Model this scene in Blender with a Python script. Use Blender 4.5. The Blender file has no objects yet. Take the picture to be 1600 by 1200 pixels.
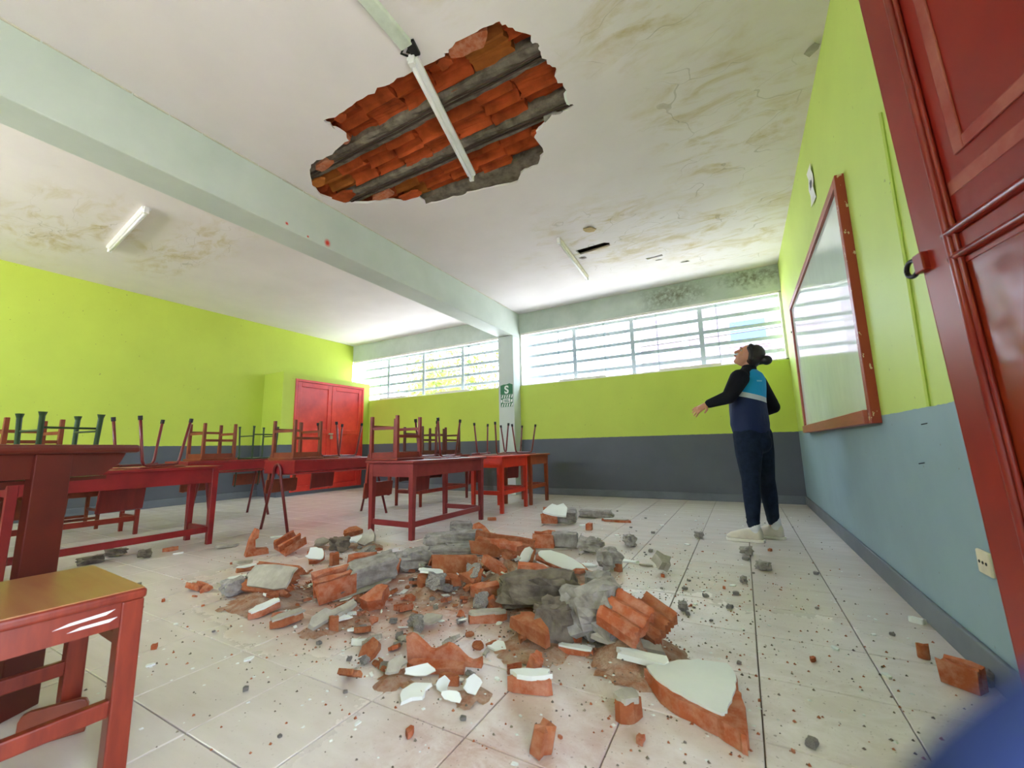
import bpy, bmesh, math, random
from mathutils import Vector, Matrix, Euler, noise
PI = math.pi
random.seed(7)
SC = bpy.context.scene
COL = SC.collection

# ------------------------------------------------------------------ camera
YAW, PITCH, ROLL, FPX = -0.50346, 0.15210, -0.02051, 641.5
cy, sy = math.cos(YAW), math.sin(YAW)
fwd = Vector((sy * math.cos(PITCH), cy * math.cos(PITCH), math.sin(PITCH)))
rgt = Vector((cy, -sy, 0)); up = rgt.cross(fwd)
r2 = rgt * math.cos(ROLL) + up * math.sin(ROLL); u2 = -rgt * math.sin(ROLL) + up * math.cos(ROLL)
cam = bpy.data.cameras.new('camera'); camo = bpy.data.objects.new('camera', cam); COL.objects.link(camo)
M = Matrix.Identity(4)
for i in range(3):
    M[i][0], M[i][1], M[i][2] = r2[i], u2[i], -fwd[i]
M.translation = Vector((0, 0, 0.8)); camo.matrix_world = M
cam.sensor_width = 36; cam.lens = FPX / 1600 * 36; cam.clip_start = 0.005; cam.clip_end = 200
cam.dof.use_dof = True; cam.dof.focus_distance = 3.2; cam.dof.aperture_fstop = 3.8      # wide lens of a phone
SC.camera = camo

# ------------------------------------------------------------------ world, light, exposure
W = bpy.data.worlds.new('overcast_sky'); SC.world = W; W.use_nodes = True
bg = W.node_tree.nodes['Background']; bg.inputs[0].default_value = (0.83, 0.925, 1.12, 1); bg.inputs[1].default_value = 5.0
SC.view_settings.view_transform = 'Standard'; SC.view_settings.look = 'None'
SC.view_settings.exposure = 1.72; SC.view_settings.gamma = 1.0; SC.view_settings.use_curve_mapping = False
SC.cycles.max_bounces = 12; SC.cycles.diffuse_bounces = 8; SC.cycles.glossy_bounces = 5; SC.cycles.transmission_bounces = 8
SC.cycles.transparent_max_bounces = 12; SC.cycles.caustics_reflective = False; SC.cycles.caustics_refractive = False
SC.cycles.use_denoising = True; SC.cycles.use_adaptive_sampling = True; SC.cycles.adaptive_threshold = 0.03; SC.cycles.sample_clamp_indirect = 6

sun = bpy.data.lights.new('hazy_sun', 'SUN'); sun.energy = 14.0; sun.angle = 0.09; sun.color = (1.0, 0.97, 0.93)
suno = bpy.data.objects.new('hazy_sun', sun); COL.objects.link(suno); suno.rotation_euler = Vector((0.08, 0.24, -0.96)).to_track_quat('-Z', 'Y').to_euler()
# room measures (metres; camera stands at the origin, 0.8 m up)
R, L, D, FR = 0.656, -7.868, 6.514, -1.9
H, G, S, T = 3.237, 0.924, 1.886, 2.863
BX0, BX1, BZ = -3.73, -3.42, 2.786      # beam
def portal(name, loc, rot, sx, sy_):
    l = bpy.data.lights.new(name, 'AREA'); l.shape = 'RECTANGLE'; l.size = sx; l.size_y = sy_; l.cycles.is_portal = True
    o = bpy.data.objects.new(name, l); COL.objects.link(o); o.location = loc; o.rotation_euler = rot
portal('window_portal', ((R + BX1) / 2, D + 0.3, (S + T) / 2), (-PI / 2, 0, 0), R - BX1, T - S)
portal('window_portal', ((L + BX0) / 2, D + 0.3, (S + T) / 2), (-PI / 2, 0, 0), BX0 - L, T - S)
portal('front_window_portal', (-5.2, FR - 0.3, 2.38), (PI / 2, 0, 0), 4.8, 0.96)  # portal of the unseen front window, an opening sized for fill light
portal('doorway_portal', (R + 0.3, -0.1, 1.2), (0, PI / 2, 0), 2.4, 0.9)

# ------------------------------------------------------------------ materials
def srgb(c):
    return tuple(((v / 255) / 12.92 if v / 255 <= 0.04045 else ((v / 255 + 0.055) / 1.055) ** 2.4) for v in c) + (1,)
class NT:
    def __init__(s, name):
        s.m = bpy.data.materials.new(name); s.m.use_nodes = True; s.t = s.m.node_tree
        s.b = s.t.nodes['Principled BSDF']; s.geo = None
    def n(s, typ, **kw):
        x = s.t.nodes.new(typ)
        for k, v in kw.items(): setattr(x, k, v)
        return x
    def l(s, a, b): s.t.links.new(a, b)
    def pos(s):
        if not s.geo: s.geo = s.n('ShaderNodeNewGeometry')
        return s.geo.outputs['Position']
    def obj(s):
        return s.n('ShaderNodeTexCoord').outputs['Object']
    def noise(s, vec, scale, detail=4, rough=0.55, dist=0.0):
        x = s.n('ShaderNodeTexNoise'); x.inputs['Scale'].default_value = scale; x.inputs['Detail'].default_value = detail
        x.inputs['Roughness'].default_value = rough; x.inputs['Distortion'].default_value = dist
        if vec is not None: s.l(vec, x.inputs['Vector'])
        return x.outputs['Fac']
    def scaled(s, vec, sc):
        m = s.n('ShaderNodeMapping'); m.inputs['Scale'].default_value = sc; s.l(vec, m.inputs['Vector']); return m.outputs[0]
    def ramp(s, fac, a, b):
        m = s.n('ShaderNodeMapRange'); m.inputs[1].default_value = a; m.inputs[2].default_value = b; m.clamp = True
        s.l(fac, m.inputs[0]); return m.outputs[0]
    def mix(s, fac, a, b):
        m = s.n('ShaderNodeMix', data_type='RGBA'); 
        for sock, v in ((m.inputs[0], fac), (m.inputs[6], a), (m.inputs[7], b)):
            if hasattr(v, 'is_output'): s.l(v, sock)
            else: sock.default_value = v
        return m.outputs[2]
    def math(s, op, a, b=0.0):
        m = s.n('ShaderNodeMath', operation=op)
        for sock, v in ((m.inputs[0], a), (m.inputs[1], b)):
            if hasattr(v, 'is_output'): s.l(v, sock)
            else: sock.default_value = v
        return m.outputs[0]
    def sep(s, vec):
        x = s.n('ShaderNodeSeparateXYZ'); s.l(vec, x.inputs[0]); return x.outputs
    def blob(s, c, rad, scale=3.0, amp=0.6):
        """soft irregular patch around a world point: 1 inside, 0 outside"""
        x = s.n('ShaderNodeVectorMath', operation='SUBTRACT'); s.l(s.pos(), x.inputs[0]); x.inputs[1].default_value = c
        y = s.n('ShaderNodeVectorMath', operation='DIVIDE'); s.l(x.outputs[0], y.inputs[0]); y.inputs[1].default_value = rad
        z = s.n('ShaderNodeVectorMath', operation='LENGTH'); s.l(y.outputs[0], z.inputs[0])
        nz = s.noise(s.pos(), scale, 6, 0.65)
        v = s.math('ADD', z.outputs['Value'], s.math('MULTIPLY', s.math('SUBTRACT', nz, 0.5), amp * 2.2))
        return s.ramp(v, 1.2, 0.35)
    def out(s, col, rough=0.6, spec=0.4, bump=None, bstr=0.2, bdist=0.01):
        for nm, v in (('Base Color', col), ('Roughness', rough), ('Specular IOR Level', spec)):
            if hasattr(v, 'is_output'): s.l(v, s.b.inputs[nm])
            else: s.b.inputs[nm].default_value = v
        if bump is not None:
            k = s.n('ShaderNodeBump'); k.inputs['Strength'].default_value = bstr; k.inputs['Distance'].default_value = bdist
            s.l(bump, k.inputs['Height']); s.l(k.outputs[0], s.b.inputs['Normal'])
        return s.m
def simple(name, c, rough=0.5, spec=0.4, var=0.12, scale=8, bump=0.0, c2=None, metal=0.0, stretch=None):
    t = NT(name); v = t.obj()
    if stretch: v = t.scaled(v, stretch)
    f = t.noise(v, scale, 5, 0.6); a = srgb(c)
    b = srgb(c2) if c2 else tuple(x * (1 - 2 * var) for x in a[:3]) + (1,)
    col = t.mix(t.ramp(f, 0.35, 0.7), a, b); t.b.inputs['Metallic'].default_value = metal
    return t.out(col, rough, spec, f if bump else None, bump)

GREEN, GREY, TEAL = srgb((188, 205, 82)), srgb((90, 95, 103)), srgb((142, 166, 174))
def wall_mat(name, green, low, stain=None):
    t = NT(name); z = t.sep(t.pos())[2]
    n1 = t.noise(t.pos(), 1.3, 5, 0.6); n2 = t.noise(t.pos(), 22, 5, 0.6)
    g = t.mix(t.ramp(n1, 0.35, 0.75), green, tuple(v * 0.9 for v in green[:3]) + (1,))
    lo = t.mix(t.ramp(n1, 0.3, 0.75), low, tuple(v * 0.8 for v in low[:3]) + (1,))
    edge = t.math('GREATER_THAN', z, t.math('ADD', G - 0.006, t.math('MULTIPLY', n2, 0.012)))
    c = t.mix(edge, lo, g)
    specks = t.math('GREATER_THAN', t.noise(t.pos(), 34, 2, 0.4), 0.765)
    c = t.mix(t.math('MULTIPLY', specks, 0.5), c, srgb((110, 105, 70)))
    return t.out(c, 0.55, 0.35, n2, 0.06, 0.004)
M_WALL = wall_mat('lime_and_grey_wall_paint', GREEN, GREY)
M_WALLR = wall_mat('lit_lime_and_teal_wall_paint', srgb((190, 210, 104)), TEAL)  # paler copy for the right wall; its stronger light is put into the colour
# lintel strip above the windows: pale green with mould patches
t = NT('pale_green_lintel_paint'); n1 = t.noise(t.pos(), 2.2, 6, 0.65)
c = t.mix(t.ramp(n1, 0.35, 0.7), srgb((192, 202, 194)), srgb((172, 184, 174)))
mould = t.math('MULTIPLY', t.math('MAXIMUM', t.blob((-0.75, D, 3.05), (0.55, 1, 0.22), 9, 0.7), t.blob((0.35, D, 3.12), (0.45, 1, 0.16), 11, 0.8)), t.ramp(t.noise(t.pos(), 18, 6, 0.7), 0.35, 0.6))
c = t.mix(t.math('MULTIPLY', mould, 0.8), c, srgb((96, 96, 74)))
M_LINTEL = t.out(c, 0.7, 0.3, n1, 0.1)
# ceiling: off-white with damp stains, hairline cracks and peeling
t = NT('stained_ceiling_paint'); n1 = t.noise(t.pos(), 1.1, 5, 0.6); n2 = t.noise(t.pos(), 26, 5, 0.6)
c = t.mix(t.ramp(n1, 0.3, 0.8), srgb((230, 222, 224)), srgb((217, 209, 210)))
st = t.ramp(t.noise(t.scaled(t.pos(), (0.9, 2.2, 1)), 2.4, 7, 0.68, 0.6), 0.48, 0.66)
zone = None
for cpt, rad in (((-1.1, 4.7, H), (1.2, 0.9, 1)), ((0.1, 5.2, H), (1.0, 1.2, 1)), ((-0.2, 2.0, H), (0.55, 0.5, 1)), ((-1.0, 1.2, H), (0.5, 0.4, 1)), ((-6.2, 1.3, H), (1.2, 0.5, 1)), ((0.1, 3.4, H), (0.6, 1.0, 1)), ((-5.6, 2.2, H), (1.3, 0.35, 1))):
    b_ = t.blob(cpt, rad, 2.6, 0.7); zone = b_ if zone is None else t.math('MAXIMUM', zone, b_)
c = t.mix(t.math('MULTIPLY', t.math('MULTIPLY', zone, st), 0.9), c, srgb((196, 178, 138)))
vor = t.n('ShaderNodeTexVoronoi', feature='DISTANCE_TO_EDGE'); vor.inputs['Scale'].default_value = 1.5
wob = t.n('ShaderNodeVectorMath', operation='ADD'); nn = t.n('ShaderNodeTexNoise'); nn.inputs['Scale'].default_value = 3.0; t.l(t.pos(), nn.inputs['Vector'])
t.l(t.pos(), wob.inputs[0]); sc_ = t.n('ShaderNodeVectorMath', operation='SCALE'); t.l(nn.outputs['Color'], sc_.inputs[0]); sc_.inputs['Scale'].default_value = 0.35; t.l(sc_.outputs[0], wob.inputs[1])
t.l(t.scaled(wob.outputs[0], (0.7, 2.2, 1)), vor.inputs['Vector'])
crack = t.math('MULTIPLY', t.math('LESS_THAN', vor.outputs['Distance'], 0.004), t.ramp(zone, 0.2, 0.6))
c = t.mix(t.math('MULTIPLY', crack, 0.3), c, srgb((120, 108, 88)))
M_CEIL = t.out(c, 0.8, 0.2, n2, 0.12, 0.006)
t = NT('beam_paint'); n1 = t.noise(t.pos(), 1.6, 5, 0.6)
c = t.mix(t.ramp(n1, 0.3, 0.8), srgb((204, 211, 206)), srgb((186, 197, 190)))
red = t.math('MAXIMUM', t.math('MAXIMUM', t.blob((BX1, 2.47, 2.84), (0.04, 0.035, 0.04), 30, 0.2), t.blob((BX1, 2.05, 2.84), (0.03, 0.016, 0.016), 30, 0.2)), t.blob((BX1, 2.26, 2.81), (0.03, 0.012, 0.012), 30, 0.2))
c = t.mix(red, c, srgb((214, 60, 48)))
M_BEAM = t.out(c, 0.6, 0.35, n1, 0.05)
M_BEAMJ = simple('bare_plaster_edge', (214, 208, 194), 0.8)
# floor tile: cream porcelain, brick dust and white scuffs around the fall, boosted at right to paint in brightness
t = NT('cream_floor_tile'); n1 = t.noise(t.scaled(t.pos(), (1.2, 5, 1)), 2.2, 5, 0.6)
oi = t.n('ShaderNodeObjectInfo').outputs['Random']
c = t.mix(t.ramp(n1, 0.3, 0.75), srgb((218, 210, 206)), srgb((205, 196, 190)))
c = t.mix(t.math('MULTIPLY', oi, 0.12), c, srgb((190, 172, 146)))
dn = t.noise(t.pos(), 5, 8, 0.7)
pile = t.blob((-1.75, 1.95, 0), (1.55, 1.05, 1), 2.2, 0.35)
redz = t.math('MAXIMUM', t.blob((-1.8, 1.85, 0), (1.3, 0.66, 1), 3, 0.4), t.math('MULTIPLY', t.blob((-0.55, 1.0, 0), (0.55, 0.45, 1), 4, 0.6), 0.6))
c = t.mix(t.math('MULTIPLY', t.math('MULTIPLY', redz, t.ramp(dn, 0.28, 0.56)), 0.92), c, srgb((164, 104, 74)))
c = t.mix(t.math('MULTIPLY', t.math('MULTIPLY', t.blob((-1.6, 3.0, 0), (2.2, 1.6, 1), 2, 0.6), t.ramp(dn, 0.45, 0.7)), 0.3), c, srgb((226, 176, 156)))
wn = t.ramp(t.noise(t.scaled(t.pos(), (1, 1.6, 1)), 6.5, 8, 0.75, 0.8), 0.43, 0.64)
wz = t.math('MAXIMUM', t.blob((0.15, 1.6, 0), (0.5, 0.75, 1), 3, 0.5), t.math('MAXIMUM', t.blob((-0.35, 1.75, 0), (0.45, 0.7, 1), 3, 0.5), t.blob((-0.55, 0.85, 0), (0.5, 0.35, 1), 3, 0.5)))
c = t.mix(t.math('MULTIPLY', t.math('MULTIPLY', wz, wn), 0.7), c, srgb((232, 226, 226)))
sp = t.math('MULTIPLY', t.math('GREATER_THAN', t.noise(t.pos(), 90, 2, 0.5), 0.69), t.blob((-0.6, 2.0, 0), (1.6, 1.6, 1), 2, 0.5))
c = t.mix(t.math('MULTIPLY', sp, 0.75), c, srgb((112, 92, 78)))
rgh = t.math('ADD', 0.24, t.math('MULTIPLY', t.math('MAXIMUM', redz, wz), 0.3))
M_TILE = t.out(c, rgh, 0.5)
M_GROUT = simple('dark_tile_grout', (112, 98, 84), 0.85)
M_BASE = simple('grey_baseboard_paint', (108, 114, 122), 0.5, scale=3)
M_CONC = simple('rough_grey_concrete', (166, 161, 157), 0.95, 0.1, scale=16, bump=0.8, c2=(122, 116, 112))
M_CONCD = simple('dark_joist_concrete', (128, 118, 106), 0.95, 0.1, scale=14, bump=0.9, c2=(84, 76, 68))
def clay(name, a, b, dust=(204, 164, 142)):
    t = NT(name); o_ = t.obj(); f = t.noise(o_, 7, 5, 0.6); c = t.mix(t.ramp(f, 0.35, 0.7), srgb(a), srgb(b))
    nz = t.n('ShaderNodeNewGeometry'); d = t.math('MULTIPLY', t.ramp(t.noise(t.pos(), 17, 6, 0.7), 0.42, 0.68), 0.5)
    return t.out(t.mix(d, c, srgb(dust)), 0.92, 0.1, t.noise(o_, 30, 5, 0.65), 0.45, 0.006)
M_CLAY = clay('terracotta_clay', (180, 100, 66), (150, 80, 52))
M_CLAYB = clay('brown_terracotta_clay', (162, 96, 62), (138, 76, 50), (186, 142, 114))
M_CLAYR = simple('deep_red_ceiling_clay', (186, 84, 44), 0.9, 0.12, scale=6, bump=0.4, c2=(132, 60, 32))
M_CLAYO = simple('ochre_ceiling_clay', (176, 104, 48), 0.9, 0.12, scale=6, bump=0.4, c2=(138, 78, 40))
M_PLAST = simple('white_painted_plaster', (226, 230, 226), 0.6, 0.3, scale=3, c2=(212, 216, 212))
M_PLASTG = simple('grey_plaster_render', (180, 174, 162), 0.9, 0.1, scale=12, bump=0.5, c2=(150, 144, 134))
M_REBAR = simple('rusty_steel_bar', (66, 48, 38), 0.8)
M_RED = simple('crimson_gloss_paint', (146, 30, 34), 0.34, 0.5, scale=5, c2=(118, 22, 26))
M_REDB = simple('worn_maroon_paint', (132, 44, 44), 0.36, 0.5, scale=6, c2=(112, 28, 30))
M_REDO = simple('vivid_orange_red_paint', (196, 48, 22), 0.34, 0.5, scale=5, c2=(164, 34, 18))
M_ORNG = simple('orange_brown_varnish', (150, 66, 26), 0.38, 0.5, scale=6, c2=(118, 46, 20))
M_DARK = simple('dark_mahogany_varnish', (92, 30, 18), 0.42, 0.45, scale=6, c2=(70, 20, 13))
M_MAHOG = simple('mahogany_seat_varnish', (134, 50, 30), 0.32, 0.5, scale=5, c2=(106, 34, 22), stretch=(1, 6, 1))
M_SEATTOP = simple('worn_tan_seat_varnish', (172, 124, 80), 0.28, 0.5, scale=3, c2=(160, 100, 68), stretch=(1, 8, 1))
M_BROWN = simple('brown_wood_chair_varnish', (134, 62, 34), 0.4, 0.45, scale=6, c2=(104, 42, 24))
M_BRED = simple('red_brown_chair_varnish', (136, 44, 30), 0.38, 0.45, scale=6, c2=(108, 30, 22))
M_TUBE = simple('maroon_steel_tube', (112, 34, 34), 0.3, 0.5, scale=6)
M_PLY = simple('maroon_plywood', (132, 48, 42), 0.28, 0.5, scale=4, stretch=(1, 5, 1))
M_TIP = simple('black_rubber_tip', (36, 32, 32), 0.7)
M_DGREEN = simple('dark_green_steel_paint', (44, 66, 36), 0.4, 0.5)
M_WHITE = simple('white_enamel', (232, 230, 232), 0.4, 0.5, var=0.05)
M_CREAM = simple('cream_plastic', (224, 214, 186), 0.4)
M_FRAME = simple('white_window_frame', (228, 224, 216), 0.5, var=0.05)
M_BAR = simple('grey_steel_bar', (206, 210, 216), 0.45, 0.5, var=0.05)
M_DOORR = simple('red_closet_door_paint', (226, 70, 54), 0.32, 0.5, scale=2, c2=(176, 34, 28))
M_BLACK = simple('black_cable', (24, 22, 22), 0.6)
M_BRASS = simple('old_brass_padlock', (196, 176, 150), 0.35, metal=0.6)
def glass_mat(name, tint=(0.93, 0.97, 0.98, 1), mixf=0.08):
    t = NT(name); t.t.nodes.remove(t.b)
    o = t.t.nodes['Material Output']; tr = t.n('ShaderNodeBsdfTransparent'); tr.inputs[0].default_value = tint
    gl = t.n('ShaderNodeBsdfGlossy'); gl.inputs['Roughness'].default_value = 0.03
    mx = t.n('ShaderNodeMixShader'); mx.inputs[0].default_value = mixf
    t.l(tr.outputs[0], mx.inputs[1]); t.l(gl.outputs[0], mx.inputs[2]); t.l(mx.outputs[0], o.inputs[0]); return t.m
M_GLASS = glass_mat('clear_window_glass')
M_GEDGE = simple('glass_edge', (150, 170, 168), 0.2)

# ------------------------------------------------------------------ mesh helpers
class MB:
    def __init__(s): s.v = []; s.f = []
    def add(s, vs, fs):
        o = len(s.v); s.v += [tuple(v) for v in vs]; s.f += [tuple(i + o for i in f) for f in fs]; return s
    def box(s, c, d, rot=None, taper=1.0):
        vs = []
        for z in (-1, 1):
            k = taper if z < 0 else 1.0
            for x, y in ((-1, -1), (1, -1), (1, 1), (-1, 1)): vs.append(Vector((x * d[0] / 2 * k, y * d[1] / 2 * k, z * d[2] / 2)))
        if rot is not None:
            m = Euler(rot).to_matrix() if not isinstance(rot, Matrix) else rot
            vs = [m @ v for v in vs]
        c = Vector(c); vs = [v + c for v in vs]
        return s.add(vs, [(3, 2, 1, 0), (4, 5, 6, 7), (0, 1, 5, 4), (1, 2, 6, 5), (2, 3, 7, 6), (3, 0, 4, 7)])
    def b2(s, a, b):
        return s.box([(a[i] + b[i]) / 2 for i in range(3)], [abs(b[i] - a[i]) for i in range(3)])
    def bar(s, a, b, w, h=None, roll=0.0):
        a, b = Vector(a), Vector(b); d = b - a; q = d.to_track_quat('Z', 'Y').to_matrix() @ Matrix.Rotation(roll, 3, 'Z')
        return s.box((a + b) / 2, (w, h or w, d.length), q)
    def tube(s, pts, rad, n=8, cap=True):
        pts = [Vector(p) for p in pts]; rs = rad if isinstance(rad, (list, tuple)) else [rad] * len(pts)
        vs, fs = [], []; prev = None
        for i, p in enumerate(pts):
            d = (pts[min(i + 1, len(pts) - 1)] - pts[max(i - 1, 0)]).normalized()
            if prev is None:
                a = Vector((0, 0, 1)) if abs(d.z) < 0.9 else Vector((1, 0, 0)); x = d.cross(a).normalized()
            else: x = (prev - d * prev.dot(d)).normalized()
            prev = x; y = d.cross(x)
            for k in range(n): vs.append(p + (x * math.cos(2 * PI * k / n) + y * math.sin(2 * PI * k / n)) * rs[i])
        for i in range(len(pts) - 1):
            for k in range(n):
                fs.append((i * n + k, i * n + (k + 1) % n, (i + 1) * n + (k + 1) % n, (i + 1) * n + k))
        if cap: fs += [tuple(reversed(range(n))), tuple(range((len(pts) - 1) * n, len(pts) * n))]
        return s.add(vs, fs)
    def prism(s, poly, z0, z1, ax=2):
        """extrude a 2-D outline along an axis"""
        n = len(poly)
        def P(p, z): return {2: (p[0], p[1], z), 1: (p[0], z, p[1]), 0: (z, p[0], p[1])}[ax]
        vs = [P(p, z0) for p in poly] + [P(p, z1) for p in poly]
        fs = [tuple(reversed(range(n))), tuple(range(n, 2 * n))] + [(i, (i + 1) % n, n + (i + 1) % n, n + i) for i in range(n)]
        return s.add(vs, fs)
    def lathe(s, prof, c=(0, 0, 0), n=16):
        vs, fs = [], []
        for r, z in prof:
            for k in range(n): vs.append((c[0] + r * math.cos(2 * PI * k / n), c[1] + r * math.sin(2 * PI * k / n), c[2] + z))
        for i in range(len(prof) - 1):
            for k in range(n): fs.append((i * n + k, i * n + (k + 1) % n, (i + 1) * n + (k + 1) % n, (i + 1) * n + k))
        return s.add(vs, fs)
    def mesh(s, name, mat, smooth=False):
        me = bpy.data.meshes.new(name); me.from_pydata(s.v, [], s.f); me.update()
        b = bmesh.new(); b.from_mesh(me); bmesh.ops.recalc_face_normals(b, faces=b.faces); b.to_mesh(me); b.free()
        if mat: me.materials.append(mat)
        if smooth:
            for p in me.polygons: p.use_smooth = True
        return me
    def build(s, name, mat, parent=None, smooth=False, bevel=0.0, seg=2):
        o = bpy.data.objects.new(name, s.mesh(name, mat, smooth)); COL.objects.link(o)
        if parent is not None: o.parent = parent
        if bevel:
            m = o.modifiers.new('bevel', 'BEVEL'); m.width = bevel; m.segments = seg; m.limit_method = 'ANGLE'; m.angle_limit = 0.6
        return o
def tag(o, label=None, cat=None, group=None, kind=None):
    if label: o['label'] = label
    if cat: o['category'] = cat
    if group: o['group'] = group
    if kind: o['kind'] = kind
    return o
def empty(name, loc=(0, 0, 0), rot=(0, 0, 0)):
    o = bpy.data.objects.new(name, None); COL.objects.link(o); o.location = loc; o.rotation_euler = rot; o.empty_display_size = 0.1; return o
def copy_tree(o, parent=None):
    c = o.copy(); COL.objects.link(c)
    if parent is not None: c.parent = parent; c.matrix_parent_inverse = o.matrix_parent_inverse
    for ch in list(o.children): copy_tree(ch, c)
    return c
def struct(o): o['kind'] = 'structure'; return o

# ------------------------------------------------------------------ floor
floor = struct(MB().box(((L + R) / 2, (FR + D) / 2, -0.06), (R - L + 0.5, D - FR + 0.5, 0.1)).build('floor', M_GROUT))
TX, TY, GX, GY, J = 0.366, 0.357, -0.022, 1.053, 0.004
tile = MB()
tile.add([(-1, -1, 0), (1, -1, 0), (1, 1, 0), (-1, 1, 0)], [])
tile.v = []
hx, hy, bv = TX / 2 - J / 2, TY / 2 - J / 2, 0.002
for z, k in ((-0.0095, 0), (-bv, 0), (0, bv)):
    tile.v += [(-hx + k, -hy + k, z), (hx - k, -hy + k, z), (hx - k, hy - k, z), (-hx + k, hy - k, z)]
tile.f = [(i * 4 + k, i * 4 + (k + 1) % 4, i * 4 + 4 + (k + 1) % 4, i * 4 + 4 + k) for i in range(2) for k in range(4)] + [(8, 9, 10, 11)]
tile_me = tile.mesh('tile', M_TILE)
cells = []
for i in range(-23, 4):
    for j in range(-10, 18):
        x, y = GX + (i + 0.5) * TX, GY + (j + 0.5) * TY
        if L - TX * 0.4 < x < R + TX * 0.45 and FR < y < D + TY * 0.45: cells.append((x, y))
def seen(x, y):
    d = Vector((x, y, -0.8)); dep = d.dot(fwd)
    if dep < 0.25: return None
    px, py = 800 + FPX * d.dot(r2) / dep, 600 - FPX * d.dot(u2) / dep
    return dep if -120 < px < 1700 and py < 1330 else None
near = sorted([(seen(x, y), x, y) for x, y in cells if seen(x, y)])[:300]
nk = {(x, y) for _, x, y in near}
for _, x, y in near:
    o = bpy.data.objects.new('tile', tile_me); COL.objects.link(o); o.parent = floor
    o.location = (x, y, random.uniform(-0.0006, 0.0004)); o.rotation_euler = (random.uniform(-1, 1) * 0.0012, random.uniform(-1, 1) * 0.0012, 0)
rest = MB()
for x, y in cells:
    if (x, y) not in nk: rest.add([(a + x, b + y, c) for a, b, c in tile.v], tile.f)
tag(rest.build('far_tiles', M_TILE, floor), kind='stuff')

# ------------------------------------------------------------------ walls
WT = 0.25
struct(MB().b2((L - WT, D, -0.05), (R + WT, D + WT, S)).build('wall_back', M_WALL))
struct(MB().b2((L - WT, D, T), (R + WT, D + WT, H + 0.3)).build('trim_1', M_LINTEL))
struct(MB().b2((L - WT, FR - WT, -0.05), (L, D, H + 0.3)).build('wall_left', M_WALL))
DY0, DY1, DZ = -0.55, 0.35, 2.45
wr = MB().b2((R, DY1, -0.05), (R + WT, D + WT, H + 0.3)).b2((R, FR - WT, -0.05), (R + WT, DY0, H + 0.3)).b2((R, DY0, DZ), (R + WT, DY1, H + 0.3))
struct(wr.build('wall_right', M_WALLR))
wf = MB().b2((L, FR - WT, -0.05), (R, FR, S)).b2((L, FR - WT, T), (R, FR, H + 0.3)).b2((L, FR - WT, S), (-7.6, FR, T)).b2((-2.8, FR - WT, S), (R, FR, T)).b2((L - WT, FR - WT - 0.9, H + 0.02), (R + WT, FR - WT, H + 0.2))  # window opening sized for fill light; unseen overhang added to block the sun
struct(wf.build('wall_front', M_WALL))
def baseboard(name, a, b, n):
    m = MB(); m.b2(a, b); o = struct(m.build(name, M_BASE, bevel=0.006)); return o
baseboard('baseboard_back', (L, D - 0.018, 0), (R, D, 0.105), 0)
baseboard('baseboard_right', (R - 0.018, DY1, 0), (R, D - 0.018, 0.11), 0)
baseboard('baseboard_left', (L, FR, 0), (L + 0.018, 4.51, 0.11), 0)
# pillar and beam
struct(MB().b2((BX0, 6.27, 0), (BX1, D + 0.1, BZ)).build('pillar', M_BEAM, bevel=0.008))
struct(MB().b2((BX0, FR, BZ), (BX1, D + 0.1, H + 0.05)).build('beam', M_BEAM, bevel=0.008))
jn = MB()
for k in range(40):
    y = FR + 0.2 + k * 0.21
    jn.box((BX1 + 0.004, y, H - 0.004), (0.012, 0.2, 0.008 + 0.004 * math.sin(k * 2.1)), (0, 0, 0.01 * math.sin(k * 5.3)))
struct(jn.build('trim_2', M_BEAMJ))

# ------------------------------------------------------------------ ceiling with the collapsed patch
HOLE = [(-1.027, 1.761), (-0.984, 1.798), (-0.953, 1.859), (-0.883, 1.93), (-0.899, 1.98), (-0.869, 2.017), (-0.885, 2.07), (-0.877, 2.15), (-0.839, 2.198), (-0.869, 2.29), (-0.85, 2.358), (-0.868, 2.501), (-0.843, 2.548), (-0.933, 2.562), (-1.018, 2.547), (-1.106, 2.602), (-1.185, 2.63), (-1.228, 2.683), (-1.237, 2.888), (-1.346, 2.99), (-1.469, 2.985), (-1.603, 3.1), (-1.817, 3.064), (-2.043, 3.021), (-2.224, 3.009), (-2.399, 2.979), (-2.578, 2.948), (-2.546, 2.817), (-2.656, 2.801), (-2.779, 2.752), (-2.871, 2.672), (-3.056, 2.637), (-3.246, 2.524), (-3.342, 2.307), (-3.273, 2.176), (-3.093, 2.024), (-2.992, 1.989), (-2.831, 1.993), (-2.645, 1.973), (-2.521, 1.964), (-2.497, 1.884), (-2.516, 1.813), (-2.514, 1.728), (-2.362, 1.748), (-2.221, 1.744), (-2.051, 1.737), (-1.906, 1.744), (-1.785, 1.741), (-1.63, 1.755), (-1.535, 1.768), (-1.414, 1.778), (-1.37, 1.755), (-1.264, 1.742), (-1.154, 1.751), (-1.089, 1.754)]
def ragged(poly, amp, n=3, seed=1):
    rnd = random.Random(seed); out = []
    for i, a in enumerate(poly):
        b = poly[(i + 1) % len(poly)]; d = Vector((b[0] - a[0], b[1] - a[1])); ln = d.length; nr = Vector((-d.y, d.x)) / max(ln, 1e-6)
        out.append(a)
        for k in range(1, n):
            o = rnd.uniform(-1, 1) * min(amp, ln * 0.3); p = Vector(a) + d * (k / n) + nr * o; out.append((p.x, p.y))
    return out
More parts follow.
